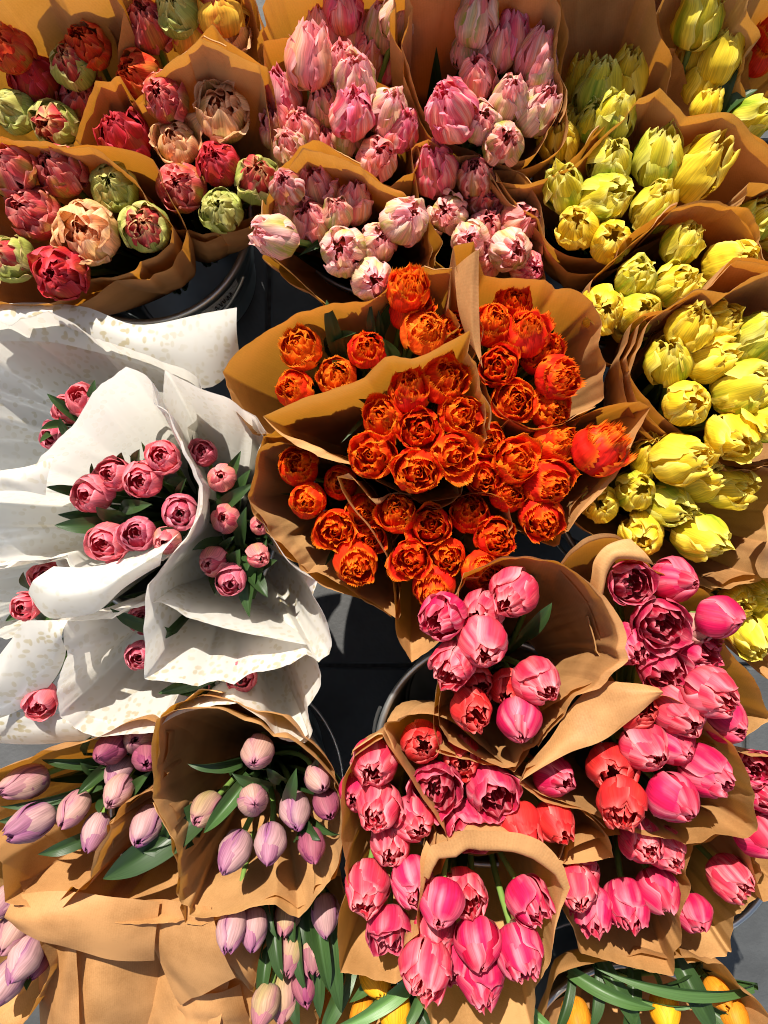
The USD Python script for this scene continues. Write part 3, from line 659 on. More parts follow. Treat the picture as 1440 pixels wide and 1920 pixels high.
# ---- yellow parrots, right
bunch(bucket='C', family='yellow', z=0.50, where='the shaded yellow bunch at the top', paper='tall shaded brown paper wrap behind the top yellow bunch',
      rim=[(1038, 130, 2), (1036, 40, 6), (1060, -60, 9), (1140, -100, 11), (1215, -60, 9), (1236, 60, 5), (1253, 115, 2), (1246, 165), (1190, 225, -3), (1110, 280, -4), (1040, 320, -4), (1000, 315, -3), (1015, 250, -1)], tilt=0.01,
      fl='1092 150 y -.1 -.7; 1122 172 v 0 -.7 1.1; 1172 146 y .1 -.75 1.12; 1082 238 y -.1 -.3; 1116 230 v 0 -.4; 1156 218 v .1 -.4 1 4; 1046 262 y -.2 -.2', lean=(0, -0.5))
bunch(bucket='C', family='yellow', z=0.49, where='the top right yellow bunch with leaves', paper='brown paper wrap of the top right yellow bunch',
      rim=[(1246, 90, 2, 0, 1), (1240, 10, 6), (1270, -70, 9), (1350, -90, 9), (1408, -40, 8), (1412, 50, 5), (1402, 120, 2), (1398, 190), (1390, 240, -4), (1310, 240, -4), (1296, 200, -2), (1284, 140), (1278, 92, 2, 0, 1)], tilt=0.01,
      fl='1309 36 g 0 -.7 1.15; 1352 108 y .1 -.75 1.15; 1300 98 y -.1 -.5 .9; 1314 156 y .1 -.5 .95; 1326 196 y .2 -.6 .75; 1412 222 v .3 .1 1', lean=(.1, -0.5),
      leaves=[(1340, 200, 1385, 90, 15, 2, -2), (1345, 215, 1420, 168, 17, 2, -1), (1310, 160, 1330, 180, 12)])
bunch(bucket='C', family='fringed', z=0.46, where='the far top right corner', paper='reddish brown paper wrap at the far top right edge',
      rim=[(1400, 30, 2), (1440, -40, 4), (1520, -20, 3), (1540, 100), (1480, 210, -2), (1415, 215, -2), (1402, 130)], fl='1422 104 o .1 -.2; 1452 60 o')
bunch(bucket='C', family='yellow', z=0.53, where='the middle yellow bunch', paper='wide brown paper wrap with pointed back round the middle yellow bunch',
      rim=[(930, 322, -1), (940, 345, -2, 1), (990, 345, -1), (1070, 308), (1130, 255, 1), (1180, 215, 2), (1236, 168, 3, 0, 1), (1290, 216, 2.5), (1350, 217, 3), (1392, 238, 3, 0, 1), (1450, 290, 2), (1470, 340), (1400, 375, -2), (1330, 395, -3), (1270, 410, -3), (1215, 450, -3), (1160, 490, -2), (1095, 492, -2), (1035, 462, -2), (1005, 420, -2), (960, 372, -2)], tilt=0.015, layers=[(0.008, 0.012)],
      fl='1144 306 v -.1 -.2 1.1; 1236 294 v 0 -.6 1.3 1; 1312 316 y .3 -.5 1.25 1; 1058 352 v -.4 -.4 1.1; 1132 372 v .4 .1 1.22 1; 1226 388 g .2 -.3 1.15; 1080 426 y -.3 -.1 1; 1146 452 y -.1 .1 1.1 1', lean=(0, -0.2), leaves=[(1290, 390, 1300, 355, 10)])
bunch(bucket='C', family='yellow', z=0.555, where='the yellow bunch under the middle one', paper='brown paper wrap with layered curved rim round the small lower yellow bunch',
      rim=[(1192, 452, 1), (1242, 410, 2), (1290, 388, 2, 0.4), (1342, 387, 2, 0.4), (1386, 405, 1), (1420, 440), (1437, 490, -1), (1400, 525, -3), (1300, 545, -3), (1240, 600, -2), (1208, 655, -2), (1185, 672, -3), (1130, 672, -3), (1113, 640, -2), (1104, 585), (1112, 530), (1150, 490)], tilt=0.01, layers=[(0.007, 0.008)],
      fl='1280 456 g .1 -.3 1.02; 1370 494 y .4 0 1.1; 1192 522 v .1 -.1 1.0 1; 1268 535 g .2 0 1; 1130 580 y -.2 .2 1.1; 1196 588 g .1 0 1; 1180 618 y .5 .7 .8', lean=(0, 0), leaves=[(1320, 540, 1350, 520, 10), (1200, 640, 1190, 660, 12)])
bunch(bucket='C', family='yellow', z=0.51, where='the yellow bunch cut by the right edge', paper='brown paper wrap with a white sunlit rim at the right edge',
      rim=[(1362, 402, 1), (1385, 375, 1), (1435, 348, 2), (1500, 330, 2), (1540, 400), (1500, 500, -3), (1440, 510, -3), (1390, 470, -2)], fl='1412 412 v .2 -.1 1.1; 1470 440 g', lean=(0, 0))
bunch(bucket='K', family='yellow', z=0.585, where='the bright yellow bunch', paper='brown paper cone with three layered rim round the bright yellow bunch',
      rim=[(1208, 640), (1230, 600, 1), (1290, 561, 2, 0.3), (1350, 534, 2.5), (1400, 520, 3), (1450, 510, 3), (1520, 540, 2), (1545, 650), (1520, 800, -1), (1470, 870, -2), (1420, 872, -2), (1375, 866, -2), (1320, 844, -1.5), (1262, 800, -1), (1216, 755, -1), (1196, 715, -1), (1196, 672)], tilt=0.01, layers=[(0.006, 0.008), (0.013, 0.016)],
      fl='1294 612 y 0 -.3 1.0 1; 1346 604 y .3 -.2 1.02; 1256 676 g -.2 -.4 1.15; 1334 676 y .7 -.1 1.08; 1418 636 v .4 -.2 1.2; 1288 758 y -.1 .15 1.12 1; 1396 732 g .5 0 1.25 1; 1377 816 y .05 .3 1.2 1; 1436 790 g', lean=(.1, 0), leaves=[(1350, 770, 1352, 700, 9)])
bunch(bucket='K', family='yellow', z=0.545, where='the yellow bunch below the bright one', paper='large brown paper wrap with sunlit right flap below the bright yellow bunch',
      rim=[(1086, 968, -1), (1100, 930), (1140, 890), (1178, 845, 0), (1230, 815), (1310, 830), (1400, 868), (1480, 885, 1), (1500, 960), (1450, 1020, -2), (1424, 1086, -3, 0, 1), (1380, 1100, -4), (1335, 1110, -4, 0, 1), (1280, 1085, -4), (1220, 1050, -3), (1150, 1012, -2), (1105, 990, -2)], tilt=0.0,
      fl='1222 856 y -.1 -.4 1.02 1; 1280 862 y .6 -.2 1.2 3; 1308 898 y .7 0 1.1; 1362 912 y .8 .1 1.05; 1124 942 y -.3 .1 1; 1192 922 g -.1 -.1 1.05 1; 1256 948 v .4 .2 1.1; 1200 1000 y -.2 .2 1.1; 1312 1008 g .5 .4 1.15', lean=(.2, .1), leaves=[(1250, 1010, 1290, 1040, 12), (1290, 980, 1360, 985, 8)],
      flaps=[([(1428, 960, 0.545), (1450, 935, 0.555), (1480, 930, 0.55)], [(1418, 1060, 0.535), (1432, 1084, 0.53), (1480, 1060, 0.53)], 0.02)])
bunch(bucket='K', family='yellow', z=0.47, where='the lowest yellow bunch at the right edge', paper='brown paper wrap of the lowest yellow bunch at the right edge',
      rim=[(1330, 1112), (1400, 1070, 1), (1480, 1070, 1), (1530, 1150), (1510, 1260, -2), (1440, 1272, -2), (1395, 1230, -1), (1350, 1170)], fl='1380 1130 y 0 .1; 1422 1118 g .1 0; 1408 1192 g .1 .4 1.05; 1436 1156 v .2 .2', lean=(.1, .2))
# ---- orange fringed, centre
bunch(bucket='D', family='fringed', z=0.545, where='the upper left orange bunch', paper='brown paper wrap pointed at its left corner, upper left of the orange tulips',
      rim=[(417, 698, 0, 0, 1), (445, 662, 1), (500, 622, 1), (582, 583, 2), (640, 566, 2), (700, 560, 2), (745, 524, 3), (790, 502, 3), (832, 512, 3), (852, 560, 1), (868, 612), (800, 680, -4), (690, 720, -4), (600, 752, -3), (535, 790, -2), (508, 815, -2), (474, 814, -2), (442, 768, -1)], tilt=0.0,
      fl='565 654 l -.15 -.15 1.15; 551 730 o -.2 0 .98; 685 656 r .1 -.1 .98; 633 706 l .1 0 1 -1; 762 545 o 0 -.3 1; 770 582 r 0 -.4 1.05; 795 624 l .1 -.1 1.08 1; 848 614 o .2 0 .9 -2', lean=(-.1, 0),
      leaves=[(630, 640, 612, 562, 16, 3, -1), (632, 640, 668, 624, 14, 3, 0), (698, 645, 695, 568, 12, 3, -1), (712, 640, 710, 582, 11, 3, 0), (722, 610, 748, 556, 15, 4, 0), (735, 665, 718, 634, 15, 3, 0), (640, 690, 622, 676, 10, 2, 0)])
bunch(bucket='D', family='fringed', z=0.58, where='the upper right orange bunch', paper='brown paper wrap with white lit left flap, upper right of the orange tulips',
      rim=[(856, 470, 3, 0, 1), (898, 468, 3, 0, 1), (912, 522, 2), (980, 522, 2), (1050, 529, 2), (1086, 545, 2), (1110, 568, 1), (1118, 650), (1132, 745, -1), (1095, 778, -2), (1045, 798, -2), (998, 806, -2), (955, 786, -1), (922, 752, -1), (906, 705), (898, 630, 0.5), (885, 560, 1), (862, 520, 2)], tilt=0.0,
      fl='927 608 o -.1 -.1 1.05; 988 626 r .1 -.4 1.08; 961 570 r 0 -.2 1; 935 688 r -.1 0 .98; 1016 664 r .25 -.2 1.05; 1046 708 r .2 .05 1.1; 963 750 o -.1 .2 1; 1032 764 o .1 .15 1.02', lean=(.05, 0), leaves=[(960, 600, 940, 555, 8), (1020, 640, 1040, 610, 7), (1000, 700, 1005, 690, 8)],
      flaps=[([(853, 500, 0.60), (856, 560, 0.59), (878, 640, 0.575)], [(898, 470, 0.625), (897, 560, 0.60), (905, 690, 0.582)], 0.006)])
bunch(bucket='D', family='fringed', z=0.605, where='the central orange bunch', paper='wide brown paper wrap with glowing upper edge round the central orange bunch',
      rim=[(500, 781, 0, 0.2), (565, 748, 1), (620, 733, 2), (673, 716, 2.5), (735, 690, 3), (800, 662, 3), (884, 616, 3.5, 0, 1), (892, 665, 2), (906, 745, 1), (905, 800, -1), (884, 870, -3), (866, 926, -4), (830, 944, -4), (799, 943, -4), (742, 922, -4), (656, 878, -3, 0.6), (600, 852, -2, 1.5), (565, 832, -2, 1.8), (530, 812, -1, 0.6)], tilt=0.01, fz=0.585,
      fl='833 714 o .15 -.2 1.05; 767 733 r 0 -.3 1; 719 786 o -.15 -.05 1.05; 787 806 r 0 .1 1; 858 778 o .15 0 1.02; 699 853 o -.1 .1 1.06; 779 882 o 0 .15 1.02; 847 852 o .1 .1 1.06', lean=(0, 0), leaves=[(690, 780, 640, 830, 6), (700, 760, 672, 748, 7)])
bunch(bucket='D', family='fringed', z=0.57, where='the right orange bunch', paper='brown paper wrap spreading to the right round the right orange bunch',
      rim=[(905, 800, -1), (960, 797), (1010, 803), (1070, 789, 1), (1140, 760, 2), (1200, 752, 2), (1219, 764, 1.5), (1196, 812, 1), (1150, 880, 0, 0.8), (1100, 942, -1, 0.6), (1064, 1000, -2), (1050, 1032, -3), (1030, 1032, -3), (1000, 1018, -3), (955, 1000, -3), (900, 960, -3), (862, 925, -2), (872, 860)], tilt=0.0,
      fl='915 828 o 0 0 .95; 964 864 o .05 0 1.1 1; 907 894 r 0 .1 .95; 952 926 r .05 .1 .96; 1043 832 o .25 -.1 1.1; 1122 842 r .65 -.65 1.3 2; 1027 908 r .2 .2 1.15 1; 1015 972 r .1 .35 1.08', lean=(.1, 0), leaves=[(1070, 880, 1115, 880, 11, 2, 0), (1060, 870, 1090, 890, 12)])
bunch(bucket='D', family='fringed', z=0.535, where='the lower left orange bunch', paper='red brown paper wrap beside the white paper, lower left of the orange tulips',
      rim=[(497, 824, 1), (476, 880, 0.5), (466, 932), (514, 1012, -1), (572, 1060, -2), (673, 1115, -3), (742, 1156, -4, 0, 1), (748, 1100, -3), (740, 1030, -2), (705, 930, -2), (650, 876, -1), (570, 838)], tilt=0.0, layers=[(0.008, 0.012)],
      fl='559 876 o -.15 -.05 1.02; 577 938 o -.15 .1 1; 639 906 o 0 0 .95; 681 958 o .05 0 .9; 631 992 o -.1 .2 1.1; 690 1008 r .05 .15 .95; 668 1056 o 0 .3 1.08', lean=(-.05, .1), leaves=[(560, 890, 520, 880, 6), (630, 1030, 610, 1060, 8), (690, 1060, 700, 1090, 8)])
bunch(bucket='D', family='fringed', z=0.555, where='the lower middle orange bunch', paper='brown paper wrap with a curled left lip round the lower middle orange bunch',
      rim=[(644, 904, 2, 0.3), (672, 905, 2, 1.5), (705, 945, 1, 1.5), (740, 935, 0), (800, 938, 0), (870, 930, 1), (915, 934, 2), (950, 958, 1), (970, 986), (955, 1045, -1), (920, 1105, -2), (880, 1150, -4), (830, 1205, -5), (773, 1234, -5, 0, 1), (746, 1190, -4), (740, 1130, -3), (733, 1060, -1), (700, 1000), (664, 950, 1)], tilt=0.0,
      fl='747 962 o -.1 -.1 1.02; 807 984 r 0 0 1.05; 881 962 r .05 -.2 1; 926 1008 r .15 .1 1.1; 770 1047 r -.1 .15 .98; 838 1042 o 0 .1 1.02; 905 1070 o .1 .2 1; 815 1102 r -.1 .3 1.02', lean=(0, .1), leaves=[(860, 1020, 872, 1000, 7)])
# ---- rose pink in white paper
bunch(bucket='E', family='rose', z=0.51, white=True, where='the rear white paper bunch', paper='white leaf printed paper wrap spread behind the pink bunch, rear left',
      rim=[(-80, 640), (-30, 600, 3), (40, 600, 3), (92, 588, 4, 0, 1), (180, 625, 3), (270, 660, 2), (350, 690, 1), (388, 726, 0, 0, 1), (350, 800, -4), (240, 870, -5), (120, 900, -5), (0, 920, -4), (-90, 880, -2), (-110, 740)], tilt=0.0, bell=1.25,
      fl='128 768 p -.1 0 1.0 -2; 154 752 p .1 -.3 1.05 -2; 104 818 m -.1 .1 .9 -3', leaves=[(140, 775, 88, 738, 13, 3, 0), (120, 800, 76, 806, 13, 3, 0), (130, 810, 112, 782, 12, 2, 0), (180, 770, 178, 712, 13, 3, 0), (270, 760, 288, 716, 14, 4, 0), (110, 815, 75, 830, 12, 4, 1)],
      flaps=[([(-20, 572, 0.50), (60, 566, 0.51), (150, 573, 0.51), (260, 610, 0.50), (390, 585, 0.49), (444, 576, 0.49)], [(-20, 640, 0.50), (80, 640, 0.505), (180, 660, 0.50), (280, 690, 0.49), (380, 728, 0.47), (450, 672, 0.45)], 0.012)])
bunch(bucket='E', family='rose', z=0.605, white=True, where='the main white paper bunch', paper='white leaf printed paper wrap with tall peaked back round the main pink bunch',
      rim=[(236, 690, 3, 0, 1), (275, 708, 2), (305, 752, 1), (325, 800, 0, 0.5), (360, 845, 0, 0.7), (381, 900, -1, 0.8), (372, 960, -2, 0.6), (345, 1010, -3), (306, 1037, -4), (262, 1054, -5), (200, 1064, -6), (150, 1068, -6), (108, 1060, -6, 0, 1), (60, 1052, -6), (0, 1044, -5), (-60, 1000, -3), (-70, 940, -1), (0, 905, 0), (80, 880, 1), (120, 825, 1.5), (160, 770, 2), (195, 720, 2.5)], tilt=0.0, bell=1.2, fz=0.56,
      fl='175 925 p -.25 .15 1.08; 214 892 p -.1 -.1 1.02; 269 901 p .05 .1 1.12; 306 857 p .1 0 1.02; 337 960 m .15 .05 1; 203 1015 p -.2 .1 1.12; 260 1002 m 0 -.2 1.05; 311 1013 b .1 .1 .95', autoleaf=0.9,
      leaves=[(185, 985, 102, 985, 17, 3, 0), (180, 965, 108, 965, 15, 4, 1), (150, 925, 86, 913, 14, 4, 0), (190, 900, 172, 868, 11, 3, 0), (240, 870, 228, 848, 14, 3, 0), (260, 868, 262, 842, 12, 3, 0), (215, 965, 180, 950, 17, 2, -1), (250, 950, 285, 945, 15, 3, 0), (330, 905, 308, 905, 14, 3, 0), (290, 870, 265, 828, 9, 3, 0), (340, 925, 350, 895, 10, 3, 0), (330, 1000, 300, 990, 14, 1, -1)],
      flaps=[([(-20, 884, 0.60), (40, 876, 0.615), (100, 856, 0.625)], [(-20, 922, 0.60), (30, 920, 0.605), (84, 929, 0.60)], 0.006),
             ([(100, 1062, 0.55), (160, 1064, 0.555), (220, 1052, 0.56), (275, 1035, 0.57), (335, 1000, 0.575)], [(52, 1113, 0.55), (98, 1160, 0.545), (175, 1150, 0.55), (236, 1100, 0.56), (300, 1060, 0.57)], 0.02)])
bunch(bucket='E', family='rose', z=0.58, white=True, where='the right white paper bunch', paper='big white leaf printed paper wrap open to the right, beside the orange tulips',
      rim=[(310, 697, 1, 0, 1), (376, 730, 0), (437, 752, -1), (497, 815, -5), (480, 860, -7), (478, 930, -7), (500, 985, -6), (540, 1054, -4, 0.5), (595, 1090, -3, 0.4), (606, 1150, -3), (606, 1215, -3), (590, 1232, -3), (562, 1208, -3), (525, 1238, -3), (450, 1262, -4), (372, 1286, -4, 0, 1), (330, 1276, -3), (278, 1262, -3, 0, 1), (280, 1180, -2), (280, 1095, -1), (328, 1032, 0), (362, 985, 0), (374, 900, 0), (340, 840, 0), (308, 770, 0)], tilt=0.0, bell=1.2, fz=0.50, fs=0.9,
      fl='416 897 b .1 -.1 1; 382 850 m 0 -.3 1 -2; 422 973 b .05 0 1; 400 1054 b -.1 .15 1.08; 484 1043 b .3 .1 .9; 433 1087 m .2 .4 1; 487 985 b .2 0 .7', autoleaf=0.9,
      leaves=[(430, 900, 452, 845, 16, 2, 0), (450, 930, 470, 880, 17, 3, 0), (420, 950, 478, 905, 15, 3, 0), (455, 1000, 462, 950, 13, 3, 0), (480, 1080, 500, 1010, 18, 4, 1), (490, 1060, 520, 1050, 12, 4, 1), (480, 1080, 502, 1120, 17, 3, 1), (470, 1080, 468, 1158, 22, 3, 2), (405, 1070, 404, 1116, 12, 3, 1), (400, 1020, 360, 1032, 13, 3, 0), (440, 1060, 450, 1030, 18, 2, 0), (400, 945, 380, 935, 13, 4, 0), (420, 1030, 440, 1005, 13, 3, 0)])
bunch(bucket='E', family='rose', z=0.52, white=True, where='the lower left white paper bunch', paper='white leaf printed paper wrap rolled at the lower left edge',
      rim=[(-60, 1060, 0), (20, 1055, 0), (100, 1062, -1), (150, 1100, -1), (140, 1150, -2), (110, 1170, -2), (60, 1180, -2), (0, 1200, -3), (-70, 1180, -2)], tilt=0.0, fz=0.48,
      fl='86 1085 p .3 -.2 1.05; 48 1137 p .1 0 .95; 76 1314 p .2 .4 1.0 1', autoleaf=0.9, leaves=[(70, 1130, 10, 1165, 16, 2, 1), (60, 1095, 44, 1072, 12, 3, 0), (80, 1150, 100, 1160, 12, 3, 1)],
      flaps=[([(-30, 1270, 0.53), (20, 1200, 0.55), (52, 1164, 0.56), (127, 1163, 0.56)], [(-30, 1352, 0.49), (17, 1340, 0.49), (105, 1270, 0.50), (123, 1216, 0.53)], 0.015),
             ([(-30, 1346, 0.47), (40, 1335, 0.48), (110, 1338, 0.48), (260, 1360, 0.46)], [(-30, 1392, 0.45), (60, 1394, 0.45), (150, 1388, 0.45), (255, 1376, 0.45)], 0.01)])
bunch(bucket='E', family='rose', z=0.535, white=True, where='the bottom white paper bunch', paper='white leaf printed paper wrap with drooping front, lowest of the white ones',
      rim=[(127, 1166, 1, 0, 1), (190, 1150, 1), (245, 1142, 1), (330, 1150, 0), (430, 1180, 0), (510, 1200, 0), (564, 1212, 0, 0, 1), (582, 1245), (600, 1278, -1), (596, 1330, -2), (588, 1370, -2.5), (562, 1391, -3, 0, 1), (520, 1378, -2, 0.8), (490, 1345, -1, 1.0), (437, 1310, -1, 1.0), (370, 1322, -2, 0.6), (315, 1350, -2), (289, 1373, -3), (200, 1374, -3), (131, 1368, -3, 0, 1), (99, 1346, -2), (106, 1280, 0), (122, 1215, 1)], tilt=0.0, bell=1.2, fz=0.505,
      fl='268 1160 m .2 0 .9 -4; 264 1228 m .1 0 .9 -3.5; 453 1268 p .2 .1 1.05 -3; 372 1280 m 0 .2 .9 -4.5', leaves=[(280, 1170, 206, 1140, 15, 2, 0), (285, 1160, 250, 1166, 13, 3, 1), (370, 1275, 296, 1300, 16, 2, 1), (380, 1290, 330, 1300, 13, 2, 1)])
# ---- lilac
bunch(bucket='F', family='lilac', z=0.495, where='the left lilac bunch', paper='flat brown paper wrap with a sunlit patch under the left lilac bunch',
      rim=[(-60, 1470), (0, 1443, 1), (80, 1415, 1), (165, 1390, 1), (240, 1362, 1), (310, 1380), (318, 1450), (260, 1500, -1), (215, 1560, -2), (190, 1620, -3), (140, 1670, -4), (92, 1700, -5), (40, 1696, -5), (10, 1690, -5, 0, 1), (4, 1620, -3), (-50, 1560, -1)], tilt=0.0, fz=0.47,
      fl='46 1468 l -.9 .15 1.15; 58 1543 v -.8 .35 1.25 1; 137 1518 l -.4 .6 1.05; 178 1562 v -.2 .8 1.05; 206 1406 d -.1 .1 1.15; 222 1448 v -.2 .3 1.05; 262 1386 l .1 -.2 1.1; 276 1420 d .3 .1 1; 222 1484 l -.2 .5 .95', lean=(-.3, .2), autoleaf=0.8,
      leaves=[(165, 1425, 78, 1424, 15, 2, 0), (180, 1440, 150, 1430, 12, 2, 0), (110, 1510, -5, 1540, 17, 2, 0.5), (130, 1480, 0, 1512, 15, 3, 1), (190, 1450, 145, 1490, 16, 2, 0), (150, 1570, 70, 1602, 15, 2, 1), (250, 1480, 285, 1445, 15, 2, 0), (200, 1500, 186, 1525, 13, 2, 0), (165, 1400, 172, 1380, 9, 2, 0)])
bunch(bucket='F', family='lilac', z=0.525, where='the main lilac bunch', paper='big brown paper wrap with folded corners round the main lilac bunch',
      rim=[(298, 1352, 1, 0, 1), (330, 1331, 2), (412, 1320, 2), (460, 1336, 2), (510, 1362, 1), (552, 1388, 1), (598, 1424, 0), (636, 1480, 0), (640, 1550, -1), (638, 1622, -2), (628, 1657, -2.5, 0, 1), (590, 1685, -3), (555, 1711, -4, 0, 1), (535, 1700, -3.5), (514, 1690, -3), (435, 1712, -4), (348, 1729, -5, 0, 1), (330, 1644, -3), (321, 1566, -1), (302, 1530, 0), (284, 1497, 0, 0, 1), (290, 1430, 0.5)], tilt=0.0, fz=0.49, bell=1.35, layers=[(0.004, 0.014)],
      fl='482 1413 l 0 .15 1.1 1; 386 1518 g -.35 .3 1.05; 475 1500 l .15 -.2 1.0 1; 552 1524 v .1 .35 1.05; 597 1460 l .3 .3 1; 612 1510 d .3 .3 .95; 437 1599 v -.25 .65 1.1; 506 1583 v 0 .6 1.1 1; 584 1587 d .2 .5 .95', lean=(0, .3), autoleaf=0.9,
      leaves=[(420, 1425, 352, 1432, 18, 2, 0), (440, 1490, 382, 1562, 21, 0, -1, 1.5), (545, 1485, 556, 1440, 14, 1, -1), (485, 1465, 435, 1450, 14, 1, 0), (520, 1455, 500, 1440, 12, 1, 0), (575, 1545, 600, 1575, 14, 1, -1), (600, 1540, 638, 1565, 12, 3, 1), (590, 1440, 597, 1416, 8, 1, 0), (560, 1560, 555, 1575, 13, 2, 0)])
bunch(bucket='F', family='lilac', z=0.50, where='the brown wrap with one big leaf', paper='folded brown paper wrap with torn edge holding one lilac tulip and big leaf',
      rim=[(202, 1530, 1, 0, 1), (232, 1494, 1), (284, 1480, 0), (320, 1540, -1), (342, 1640, -2), (350, 1728, -4), (275, 1733, -5), (170, 1725, -5), (112, 1708, -5, 0, 1), (152, 1660, -2.5), (190, 1600, 0, 0.8), (208, 1560, 1, 0.5)], tilt=0.0, fz=0.475, bell=1.3,
      fl='276 1548 v -.1 .5 1.1', leaves=[(320, 1560, 193, 1648, 33, 2, 1, 0.8), (330, 1580, 268, 1598, 14, 1, 0), (310, 1560, 318, 1540, 10, 1, -1)])
bunch(bucket='F', family='lilac', z=0.42, where='the lilac bunch at the lower left edge', paper='pale brown paper wrap at the lower left edge',
      rim=[(-80, 1610), (-10, 1580, 1), (30, 1640), (60, 1720), (84, 1800, -1), (76, 1870, -2), (40, 1925, -4), (-70, 1935, -3)], tilt=0.0, fz=0.40,
      fl='26 1745 l -.3 .5 1.25; 44 1800 v -.3 .6 1.2 1; 12 1842 v -.4 .6 1.2; 70 1800 d 0 .6 .95; 10 1690 v -.4 .3 1.05', leaves=[(60, 1840, 50, 1858, 10, 1, 0)])
bunch(bucket='F', family='lilac', z=0.44, where='the flat brown sheets at the bottom', paper='flat overlapping sheets of brown paper filling the lower left', fz=0.40,
      flaps=[([(27, 1680, 0.42), (120, 1670, 0.44), (210, 1680, 0.445), (300, 1690, 0.44)], [(14, 1724, 0.40), (95, 1768, 0.44), (200, 1800, 0.435), (290, 1800, 0.41)], 0.012),
             ([(73, 1735, 0.36), (105, 1720, 0.39), (146, 1735, 0.405)], [(77, 1990, 0.30), (110, 1990, 0.345), (152, 1990, 0.38)], 0.006),
             ([(120, 1720, 0.37), (190, 1700, 0.375), (270, 1710, 0.35), (350, 1740, 0.31)], [(130, 1990, 0.35), (200, 1990, 0.345), (270, 1990, 0.315), (345, 1990, 0.27)], 0.02),
             ([(255, 1690, 0.40), (320, 1690, 0.445), (395, 1700, 0.465)], [(339, 1884, 0.385), (375, 1866, 0.425), (441, 1836, 0.455)], 0.012),
             ([(375, 1705, 0.43), (440, 1700, 0.425), (514, 1720, 0.39)], [(430, 1822, 0.425), (455, 1846, 0.405), (484, 1868, 0.37)], 0.012),
             ([(300, 1790, 0.33), (350, 1790, 0.365), (430, 1840, 0.385)], [(262, 1990, 0.31), (330, 1990, 0.355), (400, 1990, 0.385)], 0.015),
             ([(330, 1890, 0.375), (400, 1862, 0.40), (450, 1846, 0.38)], [(375, 1990, 0.36), (430, 1965, 0.37), (482, 1938, 0.335)], 0.012),
             ([(400, 1840, 0.36), (450, 1830, 0.37), (495, 1850, 0.34)], [(450, 1960, 0.32), (485, 1965, 0.33), (530, 1935, 0.30)], 0.012)],
      fl='434 1742 v -.1 .8 1.05 5.5; 474 1742 v .1 .8 1.1 5.5', autoleaf=0)
bunch(bucket='F', family='lilac', z=0.42, where='the leafy lilac bunch at the bottom', paper='brown paper wrap behind the leafy lilac bunch at the bottom',
      rim=[(500, 1690, 1), (560, 1660, 1), (640, 1640, 1), (650, 1750), (640, 1900, -2), (600, 1960, -4), (520, 1990, -5), (470, 1940, -3), (478, 1860, -1), (505, 1760)], tilt=0.0, fz=0.42,
      fl='610 1716 v .1 .9 1.1 1; 538 1722 g 0 .5 .95; 587 1788 g .1 .9 1.1; 545 1788 g -.05 .8 1.1; 532 1872 g -.1 .9 1.2; 570 1850 d .2 .8 .9; 497 1884 g -.3 .8 1', autoleaf=0.9,
      leaves=[(600, 1740, 618, 1860, 20, 0, -1, 1.6), (575, 1740, 590, 1850, 18, 1, 0), (520, 1760, 530, 1840, 17, 0, -1), (560, 1770, 575, 1860, 16, 0, -1), (510, 1700, 520, 1760, 14, 0, -1), (545, 1700, 552, 1770, 15, 1, 0), (500, 1800, 490, 1880, 16, 1, 0), (625, 1760, 640, 1900, 20, 1, 0, 1.4), (600, 1800, 600, 1910, 15, 1, 0), (550, 1860, 560, 1930, 15, 1, 0), (590, 1680, 595, 1720, 10, -1, -1)])
# ---- pink and magenta, lower right
bunch(bucket='G', family='double', z=0.595, where='the hanging pink bunch', paper='wide brown paper cone beside the hanging pink flowers, sunlit front lip',
      rim=[(876, 1082, 1), (915, 1068, 1, 0.3), (950, 1060, 1.5, 0.3), (1002, 1056, 1.5, 0.3), (1060, 1070, 1), (1110, 1105, 1, 0.4), (1145, 1155, 1, 1.0), (1158, 1200, 0.5, 1.2), (1142, 1248, 0, 1.2), (1108, 1282, -1, 1.0), (1068, 1302, -1.5), (1020, 1372, -3), (992, 1420, -3.5), (967, 1452, -4, 0, 1), (930, 1432, -4), (880, 1412, -3.5), (835, 1398, -3), (821, 1362, -2.5, 0, 1), (826, 1290, -1.5), (850, 1220, -1), (866, 1140)], tilt=0.0, bell=1.4, fz=0.58, seam=120, layers=[(0.005, 0.01)],
      fl='965 1114 p -.5 .35 1.12 1.5; 830 1156 m -.6 .3 1.05 3; 906 1148 p -.3 .1 1.02 1; 905 1206 p -.1 .4 1.08 2.5; 849 1248 p -.6 .3 1.05 3; 888 1280 c .2 0 .95 -1; 884 1330 c .1 .25 .95 -1; 1008 1280 p .2 .2 1.1; 973 1350 m -.1 .7 1.02; 955 1294 c -.2 .1 .9 -2', autoleaf=0, leaves=[(1000, 1170, 1035, 1130, 16, 4, 2)])
